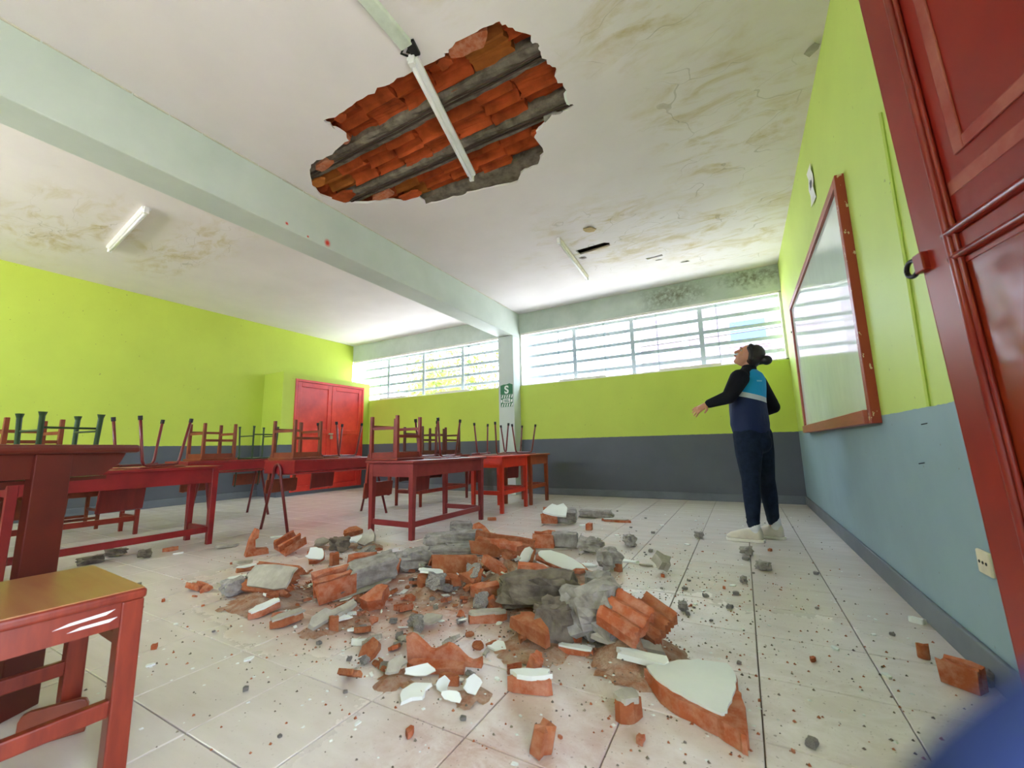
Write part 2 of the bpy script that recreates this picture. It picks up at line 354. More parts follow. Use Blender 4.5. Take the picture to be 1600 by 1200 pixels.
holes = [ragged(HOLE, 0.014, 3),
         [(-1.63, 4.68), (-1.45, 4.672), (-1.25, 4.66), (-1.19, 4.7), (-1.21, 4.775), (-1.4, 4.79), (-1.6, 4.815)],
         [(-0.90, 5.37), (-0.78, 5.375), (-0.69, 5.36), (-0.685, 5.415), (-0.8, 5.41), (-0.88, 5.425)],
         [(-1.66, 4.90), (-1.62, 4.88), (-1.57, 4.90), (-1.56, 4.95), (-1.62, 4.965)]]
bm = bmesh.new(); edges = []
rect = [(L - 0.1, FR - 0.1), (R + 0.1, FR - 0.1), (R + 0.1, D + 0.1), (L - 0.1, D + 0.1)]
loops = []
for poly in [rect] + holes:
    vs = [bm.verts.new((x, y, H)) for x, y in poly]; loops.append(vs)
    for i in range(len(vs)): edges.append(bm.edges.new((vs[i], vs[(i + 1) % len(vs)])))
bmesh.ops.triangle_fill(bm, use_beauty=True, use_dissolve=False, edges=edges)
rnd = random.Random(5)
for vs in loops[1:]:                      # broken plaster thickness round each hole
    tops = [bm.verts.new((v.co.x + rnd.uniform(-1, 1) * 0.008, v.co.y + rnd.uniform(-1, 1) * 0.008, H + 0.022)) for v in vs]
    for i in range(len(vs)):
        j = (i + 1) % len(vs); bm.faces.new((vs[i], vs[j], tops[j], tops[i]))
me = bpy.data.meshes.new('ceiling'); bm.to_mesh(me); bm.free(); me.materials.append(M_CEIL)
ceiling = bpy.data.objects.new('ceiling', me); COL.objects.link(ceiling); struct(ceiling)
MB().b2((L - 0.3, FR - 0.3, H + 0.24), (R + 0.3, D + 0.3, H + 0.34)).build('slab_topping', M_CONCD, ceiling)
def brick_block(x0, x1, y0, y1, mat, seed):
    rn = random.Random(seed); n = 25; m = MB(); xs = [x0, x0 + (x1 - x0) * 0.33, x0 + (x1 - x0) * 0.7, x1]
    ph = rn.uniform(-0.3, 0.3); nw = rn.choice((2, 3, 3)); base = rn.uniform(0.028, 0.05)
    amp = [rn.uniform(0.35, 1.0) for _ in range(6)]
    rows = []
    for xi, x in enumerate(xs):
        row = []
        for k in range(n):
            t_ = k / (n - 1); w = abs(math.sin((t_ * nw + ph) * PI)) ; a = amp[int(t_ * nw + ph + 1) % 6]
            z = H + base + 0.095 * a * w ** 0.8 + rn.uniform(-1, 1) * 0.004
            if k in (0, n - 1): z = H + 0.03
            row.append((x + rn.uniform(-1, 1) * (0.012 if xi in (0, 3) else 0.0), y0 + (y1 - y0) * t_, z))
        rows.append(row)
    for row in rows: m.v += row
    for i in range(3):
        for k in range(n - 1): m.f.append((i * n + k, i * n + k + 1, (i + 1) * n + k + 1, (i + 1) * n + k))
    for i in (0, 3):
        o = len(m.v); m.v += [(xs[i], y0, H + 0.2), (xs[i], y1, H + 0.2)]; m.f.append(tuple(range(i * n, i * n + n)) + (o + 1, o))
    return m
k = 0
for y0, y1 in ((1.66, 2.035), (2.145, 2.475), (2.585, 2.915)):
    x = -3.45
    off = (0.0, -0.13, -0.2)[k // 20 if k < 60 else 2]
    x += off
    while x < -0.7:
        w = 0.292; mt = (M_CLAYR, M_CLAYR, M_CLAYR, M_CLAYO)[random.Random(k * 7 + 1).randrange(4)]
        brick_block(x, x + w, y0, y1, mt, k).build('hollow_brick', mt, ceiling); x += 0.302; k += 1
    k = (k // 20 + 1) * 20
def rough_bar(x0, x1, y0, y1, z0, z1, seed, n=34):
    rn = random.Random(seed); m = MB(); ny = 6
    for i in range(n + 1):
        x = x0 + (x1 - x0) * i / n
        m.v += [(x, y0 + rn.uniform(-1, 1) * 0.006, z1)] + [(x, y0 + (y1 - y0) * q / ny + rn.uniform(-1, 1) * 0.006, z0 + (0.012 if q in (0, ny) else 0) + rn.uniform(0, 1) * 0.012) for q in range(ny + 1)] + [(x, y1 + rn.uniform(-1, 1) * 0.006, z1)]
    w = ny + 3
    for i in range(n):
        for q in range(w - 1): m.f.append((i * w + q, i * w + q + 1, (i + 1) * w + q + 1, (i + 1) * w + q))
    return m
for (y0, y1, z0), sd in zip(((2.02, 2.16, 0.016), (2.46, 2.60, 0.014), (2.89, 3.16, 0.010), (1.52, 1.67, 0.012)), range(4)):
    rough_bar(-3.5, -0.7, y0, y1, H + z0, H + 0.2, sd).build('concrete_joist', M_CONCD, ceiling)
for y, dz in ((2.075, 0.004), (2.105, 0.006), (2.52, 0.004), (2.548, 0.006)):
    rn = random.Random(int(y * 1000)); pts = [(-3.4 + 0.2 * i, y + 0.004 * math.sin(i * 1.3) + rn.uniform(-1, 1) * 0.002, H + 0.010 + dz + 0.004 * math.sin(i)) for i in range(14)]
    MB().tube(pts, 0.008, 6).build('rebar', M_REBAR, ceiling)
def ipoly(cx, cy_, w, l, n=9, seed=0, jag=0.22):
    rn = random.Random(seed); out = []
    for i in range(n):
        a = 2 * PI * i / n + rn.uniform(-0.25, 0.25); r = 1 - rn.uniform(0, jag) * 1.6
        sq = 1 / max(abs(math.cos(a)), abs(math.sin(a))) ** 0.6
        out.append((cx + math.cos(a) * w / 2 * r * sq, cy_ + math.sin(a) * l / 2 * r * sq))
    return out
for i, (x, y, w, l, mt) in enumerate(((-3.2, 2.46, 0.34, 0.14, M_CLAYR), (-3.2, 2.19, 0.2, 0.1, M_CLAYO), (-2.95, 2.06, 0.24, 0.09, M_CLAY), (-2.62, 2.78, 0.3, 0.12, M_CLAYR), (-2.85, 2.63, 0.3, 0.09, M_CLAY), (-1.02, 2.57, 0.2, 0.09, M_CONC), (-1.2, 2.68, 0.1, 0.12, M_CLAYR), (-2.4, 1.78, 0.12, 0.08, M_CLAYR), (-2.56, 1.94, 0.12, 0.1, M_CLAY), (-1.25, 1.80, 0.35, 0.12, M_CLAY), (-1.45, 1.82, 0.12, 0.09, M_CLAYR))):
    MB().prism(ipoly(x, y, w, l, 11, i + 40), H + 0.005, H + 0.03).build('brick_shell', mt, ceiling)
for i, (x, y, w, l) in enumerate(((-2.72, 2.84, 0.2, 0.06), (-0.86, 2.47, 0.06, 0.14))):
    MB().prism(ipoly(x, y, w, l, 9, i + 70), H + 0.001, H + 0.012).build('plaster_rag', M_PLAST, ceiling)
# peeled flakes hanging from the paint by the small holes
for i, (x, y, w, l, rot) in enumerate(((-1.30, 4.27, 0.16, 0.14, 0.3), (0.61, 2.89, 0.07, 0.12, 0.6), (-0.75, 5.5, 0.1, 0.03, 0.1), (-0.45, 5.75, 0.12, 0.03, 0.1))):
    o = MB().prism(ipoly(0, 0, w, l, 8, i + 90), -0.004, 0.0).build('peeling_flake', simple('tan_bare_plaster', (190, 164, 116), 0.9) if i == 0 else M_PLASTG, ceiling)
    o.location = (x, y, H - 0.006); o.rotation_euler = (0.08, 0.05, rot)

# ------------------------------------------------------------------ windows
def window(name, x0, x1, posts, panes, label):
    w = empty(name, ((x0 + x1) / 2, D, S)); struct(w); X0 = (x0 + x1) / 2
    m = MB(); m.b2((x0 - X0, 0.02, 0), (x1 - X0, 0.08, 0.022)); m.b2((x0 - X0, 0.02, T - S - 0.03), (x1 - X0, 0.08, T - S))
    m.b2((x0 - X0, 0.02, 0), (x0 - X0 + 0.03, 0.08, T - S)); m.b2((x1 - X0 - 0.03, 0.02, 0), (x1 - X0, 0.08, T - S))
    m.build('frame', M_FRAME, w); MB().b2((x0 - X0, 0.004, T - S - 0.008), (x1 - X0, 0.02, T - S + 0.01)).build('top_rail', M_FRAME, w)
    MB().b2((x0 - X0, 0.08, -0.001), (x1 - X0, 0.25, 0.006)).build('sill', M_FRAME, w)
    for z in (2.055, 2.252, 2.455, 2.655, 2.845): MB().b2((x0 - X0, 0.19, z - S - 0.027), (x1 - X0, 0.205, z - S + 0.027)).build('grille_bar', M_BAR, w)
    for px in posts: MB().b2((px - X0 - 0.032, 0.175, 0), (px - X0 + 0.032, 0.19, T - S)).build('grille_post', M_BAR, w)
    es = [x0 + 0.03] + panes + [x1 - 0.03]
    for i in range(len(es) - 1):
        yy = 0.045 + 0.016 * (i % 2)
        g = MB().b2((es[i] - X0 - 0.02, yy, 0.02), (es[i + 1] - X0 + 0.02, yy + 0.004, T - S - 0.03)).build('pane', M_GLASS, w)
        if i: MB().b2((es[i] - X0 - 0.003, yy - 0.004, 0.02), (es[i] - X0 + 0.003, yy, T - S - 0.03)).build('pane_edge', M_GEDGE, w)
    for i in (1, 3):
        if i < len(es) - 1: MB().b2((es[i] - X0, 0.03, 0.02), (es[i + 1] - X0, 0.045, 0.05)).build('slide_rail', M_FRAME, w)
window('window_1', BX1, R, [-2.42, -1.42, -0.39], [-2.67, -1.85, -1.01, -0.16], '')
window('window_2', L, BX0, [-6.88, -5.85, -4.82], [-7.0, -6.2, -5.41, -4.58], '')

# ------------------------------------------------------------------ outside
M_GROUND = simple('pale_yard_concrete', (214, 210, 204), 0.9, var=0.05)
struct(MB().b2((-60, -45, -0.6), (45, 60, -0.5)).build('ground', M_GROUND))
M_PBRICK = NT('pale_pink_brick'); t = M_PBRICK; br = t.n('ShaderNodeTexBrick'); br.inputs['Scale'].default_value = 2.2
br.inputs['Color1'].default_value = srgb((100, 80, 88)); br.inputs['Color2'].default_value = srgb((86, 68, 78)); br.inputs['Mortar'].default_value = srgb((116, 106, 112))
mp = t.n('ShaderNodeMapping'); mp.inputs['Rotation'].default_value = (PI / 2, 0, 0); t.l(t.pos(), mp.inputs[0]); t.l(mp.outputs[0], br.inputs['Vector'])
M_PBRICK = t.out(br.outputs['Color'], 0.85)
M_BLUEG = simple('blue_window_pane', (52, 74, 128), 0.2)
M_STUC = simple('pale_stucco', (150, 148, 152), 0.85)
b = empty('neighbour_building', (1.0, 14.0, -0.5)); tag(b, 'pinkish brick house seen through the right end of the window', 'building')
MB().b2((-3.7, 0, 0), (5.5, 5, 6.6)).build('wall', M_PBRICK, b); MB().b2((-3.9, -0.15, 6.6), (5.7, 5.2, 6.85)).build('roof_slab', M_STUC, b)
for wx, wz in ((-0.6, 4.6), (2.4, 4.6), (-0.6, 1.6), (2.4, 1.6)):
    f_ = MB().b2((wx - 0.5, -0.05, wz - 0.42), (wx + 0.6, 0.02, wz + 0.42)).build('window_frame', M_STUC, b)
    MB().b2((wx - 0.42, -0.07, wz - 0.34), (wx + 0.52, -0.04, wz + 0.34)).build('pane', M_BLUEG, f_)
MB().b2((-2.4, -0.06, 0), (-2.2, 0.02, 6.6)).build('downpipe', M_STUC, b)
M_LEAF = simple('yellow_green_leaf', (136, 144, 48), 0.6, scale=1.2, c2=(70, 92, 34)); M_BARK = simple('grey_bark', (120, 104, 88), 0.9)
def tree(x, y, h, rad, seed, label):
    rn = random.Random(seed); e = empty('leafy_tree', (x, y, -0.5)); tag(e, label, 'tree', 'trees outside the left window')
    MB().tube([(0, 0, 0), (0.1, 0, h * 0.4), (0.0, 0.1, h * 0.8)], [0.16, 0.12, 0.05], 8).build('trunk', M_BARK, e)
    for k in range(6):
        a = rn.uniform(0, 2 * PI); MB().tube([(0.05, 0, h * (0.35 + 0.06 * k)), (math.cos(a) * rad * 0.7, math.sin(a) * rad * 0.7, h * (0.5 + 0.07 * k))], [0.05, 0.015], 6).build('branch', M_BARK, e)
    m = MB(); cl = [(rn.gauss(0, rad * 0.45), rn.gauss(0, rad * 0.45), h * rn.uniform(0.4, 1.0)) for _ in range(26)]
    for c in cl:
        for _ in range(90):
            p = Vector(c) + Vector((rn.gauss(0, 0.3), rn.gauss(0, 0.3), rn.gauss(0, 0.28))); q = Euler((rn.uniform(0, 6), rn.uniform(0, 6), rn.uniform(0, 6))).to_matrix(); s_ = rn.uniform(0.07, 0.14)
            m.add([p + q @ Vector(v) * s_ for v in ((-1, 0, 0), (0, -0.45, 0.1), (1, 0, 0), (0, 0.45, 0.1))], [(0, 1, 2, 3)])
    tag(m.build('foliage', M_LEAF, e), kind='stuff')
tree(-9.6, 13.0, 5.6, 1.5, 1, 'yellow-green leafy tree outside, close to the pillar side of the left window')
tree(-12.2, 14.6, 5.0, 1.3, 2, 'sparser tree outside beyond the middle of the left window')
for i, (z0, z1, lb) in enumerate(((4.1, 3.9, 'black cable crossing outside high behind the windows'), (3.45, 3.7, 'black cable sagging outside low behind the windows'))):
    pts = [(-16 + 2 * k, 10.0 + 0.2 * i, z0 + (z1 - z0) * k / 14 - 0.4 * (1 - ((k - 7) / 7) ** 2)) for k in range(15)]
    tag(MB().tube(pts, 0.014, 6).build('overhead_cable', M_BLACK), lb, 'cable', 'cables outside')

# ------------------------------------------------------------------ built-in closet in the far left corner
CX, CY, CZ = -7.272, 4.49, 2.265
cl = empty('built_in_closet', ((L + CX) / 2, (CY + D) / 2, 0)); tag(cl, 'lime green built-in corner closet with red panelled double doors', 'closet')
ox, oy = (L + CX) / 2, (CY + D) / 2
def clp(m, name, mat, par=cl, bevel=0.0):
    m.v = [(a - ox, b_ - oy, c_) for a, b_, c_ in m.v]; return m.build(name, mat, par, bevel=bevel)
Y0, Y1, Z0, Z1 = 4.73, 6.345, 0.06, 2.165
clp(MB().b2((L + 0.001, CY, 0), (CX, Y0, CZ)).b2((L + 0.001, Y1, 0), (CX, D - 0.002, CZ)).b2((L + 0.001, Y0, Z1), (CX, Y1, CZ)).b2((L + 0.001, Y0, 0), (CX, Y1, Z0)).b2((L + 0.001, Y0, Z0), (L + 0.05, Y1, Z1)), 'body', M_WALL)
clp(MB().b2((CX - 0.05, Y0, Z0), (CX + 0.012, Y0 + 0.045, Z1)).b2((CX - 0.05, Y1 - 0.045, Z0), (CX + 0.012, Y1, Z1)).b2((CX - 0.05, Y0 + 0.045, Z1 - 0.045), (CX + 0.012, Y1 - 0.045, Z1)), 'door_frame', M_DOORR)
ym = (Y0 + Y1) / 2
for a, b_ in ((Y0 + 0.05, ym - 0.004), (ym + 0.004, Y1 - 0.05)):
    dr = clp(MB().b2((CX - 0.03, a, Z0), (CX - 0.012, b_, Z1 - 0.05)), 'door', M_DOORR)
    fr = MB(); zs = [Z0, 0.35, 1.12, Z1 - 0.05]
    fr.b2((CX - 0.012, a, Z0), (CX + 0.006, a + 0.085, Z1 - 0.05)).b2((CX - 0.012, b_ - 0.085, Z0), (CX + 0.006, b_, Z1 - 0.05))
    for z0, z1 in ((Z0, Z0 + 0.1), (1.13, 1.22), (Z1 - 0.14, Z1 - 0.05)): fr.b2((CX - 0.012, a + 0.085, z0), (CX + 0.006, b_ - 0.085, z1))
    clp(fr, 'door_rail', M_DOORR, dr, 0.004)
clp(MB().b2((CX + 0.006, ym - 0.05, 1.12), (CX + 0.02, ym + 0.05, 1.15)).b2((CX + 0.02, ym - 0.025, 1.03), (CX + 0.045, ym + 0.025, 1.09)).tube([(CX + 0.03, ym - 0.015, 1.09), (CX + 0.03, ym - 0.014, 1.125), (CX + 0.03, ym + 0.014, 1.125), (CX + 0.03, ym + 0.015, 1.09)], 0.005, 6), 'padlock', M_BRASS)

# ------------------------------------------------------------------ desks
def wood_desk(name, x0, x1, y0, y1, zt, mat, label, group, leg=0.052, apron=0.125, st_z=0.13, shelf=True, low=True):
    e = empty(name, ((x0 + x1) / 2, (y0 + y1) / 2, 0)); tag(e, label, 'desk', group); w, d = x1 - x0, y1 - y0
    MB().b2((-w / 2, -d / 2, zt - 0.022), (w / 2, d / 2, zt)).build('top', mat, e, bevel=0.004)
    i = 0.025; a, b_ = w / 2 - i, d / 2 - i; za, zb = zt - 0.022 - apron, zt - 0.022
    for sx in (-1, 1):
        MB().box((sx * (a - 0.014), 0, (za + zb) / 2), (0.02, 2 * b_ - 2 * leg, zb - za)).build('apron', mat, e)
    for sy_ in (-1, 1):
        MB().box((0, sy_ * (b_ - 0.014), (za + zb) / 2), (2 * a - 2 * leg, 0.02, zb - za)).build('apron', mat, e)
    for sx in (-1, 1):
        for sy_ in (-1, 1):
            MB().box((sx * (a - leg / 2), sy_ * (b_ - leg / 2), zb / 2), (leg, leg, zb), taper=0.8).build('leg', mat, e, bevel=0.003)
    for sy_ in (-1, 1): MB().box((0, sy_ * (b_ - leg / 2), st_z), (2 * a - 2 * leg, 0.024, 0.05)).build('stretcher', mat, e)
    if low: MB().box((a - leg / 2, 0, st_z), (0.024, 2 * b_ - 2 * leg, 0.05)).build('stretcher', mat, e)
    if shelf: MB().box((0, 0, za + 0.012), (2 * a - 0.06, 2 * b_ - 2 * leg, 0.012)).build('shelf', mat, e)
    return e
ZT = 0.695
wood_desk('double_desk', -3.2, -2.59, 2.84, 4.06, ZT, M_REDB, 'worn maroon wooden double desk with legs standing at the rubble heap', 'wooden school desks')
wood_desk('double_desk', -4.68, -4.19, 0.78, 2.08, 0.685, M_RED, 'crimson wooden double desk behind the dark foreground table', 'wooden school desks')
wood_desk('single_desk', -3.1, -2.58, 4.41, 5.15, ZT, M_REDO, 'vivid orange-red single desk between the maroon desk and the brown one', 'wooden school desks', st_z=0.24)
wood_desk('single_desk', -3.08, -2.58, 5.2, 5.84, ZT, M_ORNG, 'orange-brown single desk nearest the back wall', 'wooden school desks', st_z=0.24)
wood_desk('double_desk', -4.48, -3.94, 4.48, 5.68, ZT, M_BRED, 'red-brown wooden desk before the back wall, behind the maroon desk', 'wooden school desks', leg=0.04, st_z=0.2)
wood_desk('double_desk', -5.9, -5.45, 0.75, 1.99, 0.69, M_BRED, 'narrow-legged red-brown desk behind the crimson desk by the left wall', 'wooden school desks', leg=0.04, st_z=0.16)
def tube_desk(x0, x1, y0, y1, zt, inset, label):
    e = empty('tubular_desk', ((x0 + x1) / 2, (y0 + y1) / 2, 0)); tag(e, label, 'desk', 'steel-legged school desks'); w, d = x1 - x0, y1 - y0
    MB().b2((-w / 2, -d / 2, zt - 0.018), (w / 2, d / 2, zt)).build('top', M_RED, e, bevel=0.004)
    for s_ in (-1, 1): MB().box((0, s_ * (d / 2 - 0.012), zt - 0.078), (w - 0.02, 0.018, 0.12)).build('end_panel', M_RED, e)
    MB().box((w / 2 - 0.02, 0, zt - 0.07), (0.016, d - 0.04, 0.1)).build('front_panel', M_RED, e)
    MB().box((0, 0, zt - 0.135), (w + 0.01, d - 0.02, 0.014)).build('book_shelf', M_RED, e)
    for s_ in (-1, 1):
        y = s_ * (d / 2 + 0.012 - inset); pts = [(-w / 2 + 0.06, y + s_ * 0.01, 0)]
        hw, zc = 0.06, zt - 0.11
        pts += [(-hw - 0.005, y, zc - 0.06)] + [(-hw * math.cos(a), y, zc + hw * 1.1 * math.sin(a)) for a in [PI * k / 8 for k in range(9)]] + [(hw + 0.005, y, zc - 0.06), (w / 2 - 0.02, y + s_ * 0.01, 0)]
        MB().tube(pts, 0.0145, 8).build('leg_frame', M_TUBE, e, smooth=True)
    MB().tube([(0, -d / 2 + inset, zt - 0.15), (0, d / 2 - inset, zt - 0.15)], 0.012, 8).build('cross_tube', M_TUBE, e)
    return e
tube_desk(-4.56, -4.02, 2.66, 3.93, 0.712, 0.0, 'red school desk on arched steel tube legs before the closet')
tube_desk(-5.98, -5.42, 2.32, 3.55, 0.712, 0.30, 'red school desk by the left wall, half hidden behind the arched-leg desk')

# ------------------------------------------------------------------ chairs (built upright, most set upside down on the desks)
SH = 0.43
def wood_chair(mat, sq=0.034, arch='wooden_chair', hs=0.165, seat=0.40):
    e = empty(arch)
    MB().box((0, 0, SH - 0.011), (seat, seat, 0.022)).build('seat', mat, e, bevel=0.006)
    for sx in (-1, 1):
        MB().box((sx * hs, 0, SH - 0.05), (0.02, 2 * hs - sq, 0.055)).build('apron', mat, e)
        MB().box((0, sx * hs, SH - 0.05), (2 * hs - sq, 0.02, 0.055)).build('apron', mat, e)
        for sy_ in (-1, 1): MB().box((sx * hs, sy_ * hs, (SH - 0.022) / 2), (sq, sq, SH - 0.022), taper=0.85).build('leg', mat, e, bevel=0.003)
        MB().box((0, sx * hs, 0.12), (2 * hs - sq, 0.018, 0.028)).build('rung', mat, e)
    MB().box((-hs, 0, 0.20), (0.018, 2 * hs - sq, 0.028)).build('rung', mat, e); MB().box((hs, 0, 0.10), (0.018, 2 * hs - sq, 0.028)).build('rung', mat, e)
    for s_ in (-1, 1): MB().bar((hs + 0.03, s_ * (hs - 0.01), SH - 0.06), (hs + 0.075, s_ * (hs - 0.01), SH + 0.37), sq * 0.8, sq * 0.9).build('back_post', mat, e, bevel=0.003)
    bk = MB().box((hs + 0.058, 0, SH + 0.29), (0.018, 2 * hs + 0.06, 0.15), (0, 0.1, 0)).build('backrest', mat, e, bevel=0.02)
    return e
def tube_chair(mat_t, mat_p):
    e = empty('tubular_chair'); r = 0.0115
    MB().box((0, 0, SH - 0.007), (0.37, 0.38, 0.014)).build('seat', mat_p, e, bevel=0.006)
    for x, spl in ((-0.14, 0.215), (0.14, 0.2)):
        f_ = []
        for s_ in (-1, 1):
            pass
        pts = [(x * 1.12, -spl, 0), (x * 1.02, -0.15, SH - 0.06), (x, -0.135, SH - 0.03), (x, -0.105, SH - 0.022), (x, 0.105, SH - 0.022), (x, 0.135, SH - 0.03), (x * 1.02, 0.15, SH - 0.06), (x * 1.12, spl, 0)]
        lf = MB().tube(pts, r, 8).build('leg_frame', mat_t, e, smooth=True)
        for s_ in (-1, 1): MB().tube([(x * 1.12, s_ * spl, 0), (x * 1.115, s_ * (spl - 0.005), 0.035)], r * 1.35, 8).build('foot_cap', M_TIP, lf)
    for s_ in (-1, 1): MB().tube([(0.10, s_ * 0.15, SH - 0.03), (0.21, s_ * 0.155, SH - 0.02), (0.235, s_ * 0.155, SH + 0.05), (0.27, s_ * 0.155, SH + 0.37)], r, 8).build('back_post', mat_t, e, smooth=True)
    MB().box((0.25, 0, SH + 0.27), (0.014, 0.36, 0.19), (0, 0.1, 0)).build('backrest', mat_p, e, bevel=0.03, seg=3)
    return e
def green_chair(rt=0.0145):
    e = empty('green_steel_chair'); hs = 0.15
    MB().box((0, 0, SH - 0.009), (0.37, 0.38, 0.018)).build('seat', M_DGREEN, e, bevel=0.006)
    for sx in (-1, 1):
        for sy_ in (-1, 1):
            MB().tube([(sx * (hs + 0.02), sy_ * (hs + 0.01), 0), (sx * (hs + 0.018), sy_ * (hs + 0.01), 0.03), (sx * hs, sy_ * hs, SH - 0.018)], [rt * 1.7, rt * 1.15, rt], 10).build('leg', M_DGREEN, e, smooth=False)
        MB().tube([(-hs, sx * hs, 0.13), (hs, sx * hs, 0.13)], 0.009, 6).build('rung', M_DGREEN, e)
    MB().tube([(-hs, -hs, 0.11), (-hs, hs, 0.11)], 0.009, 6).build('rung', M_DGREEN, e)
    for s_ in (-1, 1): MB().tube([(hs + 0.02, s_ * 0.15, SH - 0.03), (hs + 0.06, s_ * 0.15, SH + 0.36)], 0.011, 8).build('back_post', M_DGREEN, e)
    MB().box((hs + 0.052, 0, SH + 0.27), (0.014, 0.36, 0.15), (0, 0.1, 0)).build('backrest', M_BROWN, e, bevel=0.02)
    return e
protos = {'brown': wood_chair(M_BROWN), 'bred': wood_chair(M_BRED), 'redw': wood_chair(M_DARK), 'tube': tube_chair(M_TUBE, M_PLY), 'green': green_chair(), 'greenthin': green_chair(0.010)}
used = set()
def chair(kind, x, y, zt, rz, label, upside=True, group='chairs set upside down on the desks', sc=1.0):
    o = protos[kind] if kind not in used else copy_tree(protos[kind]); used.add(kind)
    if upside: o.location = (x, y, zt + SH * sc + 0.0005); o.rotation_euler = (0, PI, rz)
    else: o.location = (x, y, zt); o.rotation_euler = (0, 0, rz)
    o.scale = (sc, sc, sc)
    tag(o, label, 'chair', group)
    return o
chair('bred', -3.06, 3.10, ZT, 0.03, 'upside-down red-brown wooden chair at the near end of the maroon double desk')
chair('tube', -2.98, 3.66, ZT, 0.05, 'upside-down tubular chair at the far end of the maroon double desk')
chair('brown', -4.42, 2.94, 0.712, 0.07, 'upside-down brown wooden chair at the near end of the arched-leg red desk')
chair('tube', -4.42, 3.50, 0.712, 0.12, 'upside-down tubular chair in front of the red closet doors')
chair('brown', -5.80, 2.72, 0.712, 0.0, 'upside-down pale brown wooden chair on the half-hidden desk by the left wall', sc=1.04)
chair('greenthin', -5.74, 3.25, 0.712, 0.0, 'upside-down thin-legged dark green chair left of the closet')
chair('green', -4.50, 1.07, 0.685, 0.12, 'upside-down thick-legged dark green chair with flared tips above the foreground table')
chair('tube', -4.50, 1.63, 0.685, 0.28, 'upside-down tubular chair on the crimson double desk')
chair('brown', -5.74, 1.15, 0.69, 0.1, 'upside-down orange-brown wooden chair behind the thick-legged green chair', sc=1.05)
chair('tube', -2.94, 4.74, ZT, 0.1, 'upside-down tubular chair on the orange-red single desk')
chair('tube', -2.92, 5.45, ZT, -0.45, 'upside-down tubular chair on the orange-brown desk nearest the back wall')
chair('redw', -4.22, 4.78, ZT, 0.05, 'upside-down red wooden chair on the back desk, nearer the closet')
chair('redw', -4.20, 5.33, ZT, -0.05, 'upside-down red wooden chair on the back desk, nearer the pillar')
chair('brown', -6.47, 1.72, 0, PI / 2 + PI, 'upright wooden chair on the floor between the left wall and the desks', False, 'chairs standing on the floor')

# foreground chair: seat seen from above at the lower left
e = empty('foreground_chair', (-1.665, 0.345, 0), (0, 0, -0.05)); tag(e, 'mahogany chair with worn tan seat standing upright at the lower left corner', 'chair', 'chairs standing on the floor')
SX, SY, FZ, lg = 0.225, 0.215, 0.45, 0.046
MB().box((0, 0, FZ - 0.0145), (2 * SX, 2 * SY, 0.025)).build('seat', M_MAHOG, e, bevel=0.008, seg=3); MB().box((0, 0, FZ - 0.0012), (2 * SX - 0.012, 2 * SY - 0.012, 0.0024)).build('veneer', M_SEATTOP, e)
for sx in (-1, 1):
    for sy_ in (-1, 1): MB().box((sx * (SX - lg / 2 - 0.004), sy_ * (SY - lg / 2 - 0.004), (FZ - 0.027) / 2), (lg, lg, FZ - 0.027)).build('leg', M_MAHOG, e, bevel=0.004)
    MB().box((sx * (SX - 0.02), 0, FZ - 0.027 - 0.03), (0.024, 2 * SY - 2 * lg, 0.06)).build('apron', M_MAHOG, e)
    MB().box((0, sx * (SY - 0.02), FZ - 0.027 - 0.03), (2 * SX - 2 * lg, 0.024, 0.06)).build('apron', M_MAHOG, e)
    MB().box((sx * (SX - 0.03), 0, 0.17), (0.024, 2 * SY - 2 * lg, 0.04)).build('rung', M_MAHOG, e, bevel=0.004)
    MB().box((0, sx * (SY - 0.03), 0.325), (2 * SX - 2 * lg, 0.026, 0.032)).build('rung', M_MAHOG, e, bevel=0.004)
for sx in (-1, 1): MB().bar((sx * (SX - 0.03), -SY + 0.02, FZ), (sx * (SX - 0.03), -SY - 0.05, 0.86), 0.04, 0.03).build('back_post', M_MAHOG, e)
MB().box((0, -SY - 0.035, 0.76), (2 * SX - 0.02, 0.02, 0.16), (-0.16, 0, 0)).build('backrest', M_MAHOG, e, bevel=0.02)
for i, (yy, zz, ln, rot) in enumerate(((0.10, 0.402, 0.11, 0.10), (0.115, 0.385, 0.09, 0.05), (-0.11, 0.395, 0.05, 1.2))):
    s_ = MB().prism([(-ln / 2, 0), (-ln / 4, 0.005), (ln / 2, 0.003), (ln / 3, -0.004)], 0, 0.001, 0).build('scratch', M_WHITE, e)
    s_.location = (SX - 0.008, yy, zz); s_.rotation_euler = (rot, 0, 0)
# rounded board leaning on the floor under it
bd = MB().prism([(-0.07, 0), (0.07, 0), (0.07, 0.07), (0.064, 0.085), (0.05, 0.09), (-0.05, 0.09), (-0.064, 0.085), (-0.07, 0.07)], -0.011, 0.011, 1).build('wooden_board', M_BROWN, bevel=0.003)
bd.location = (-1.80, 0.50, 0); bd.rotation_euler = (-0.08, 0, 1.15); tag(bd, 'small brown board with rounded corners on edge under the foreground chair', 'board')

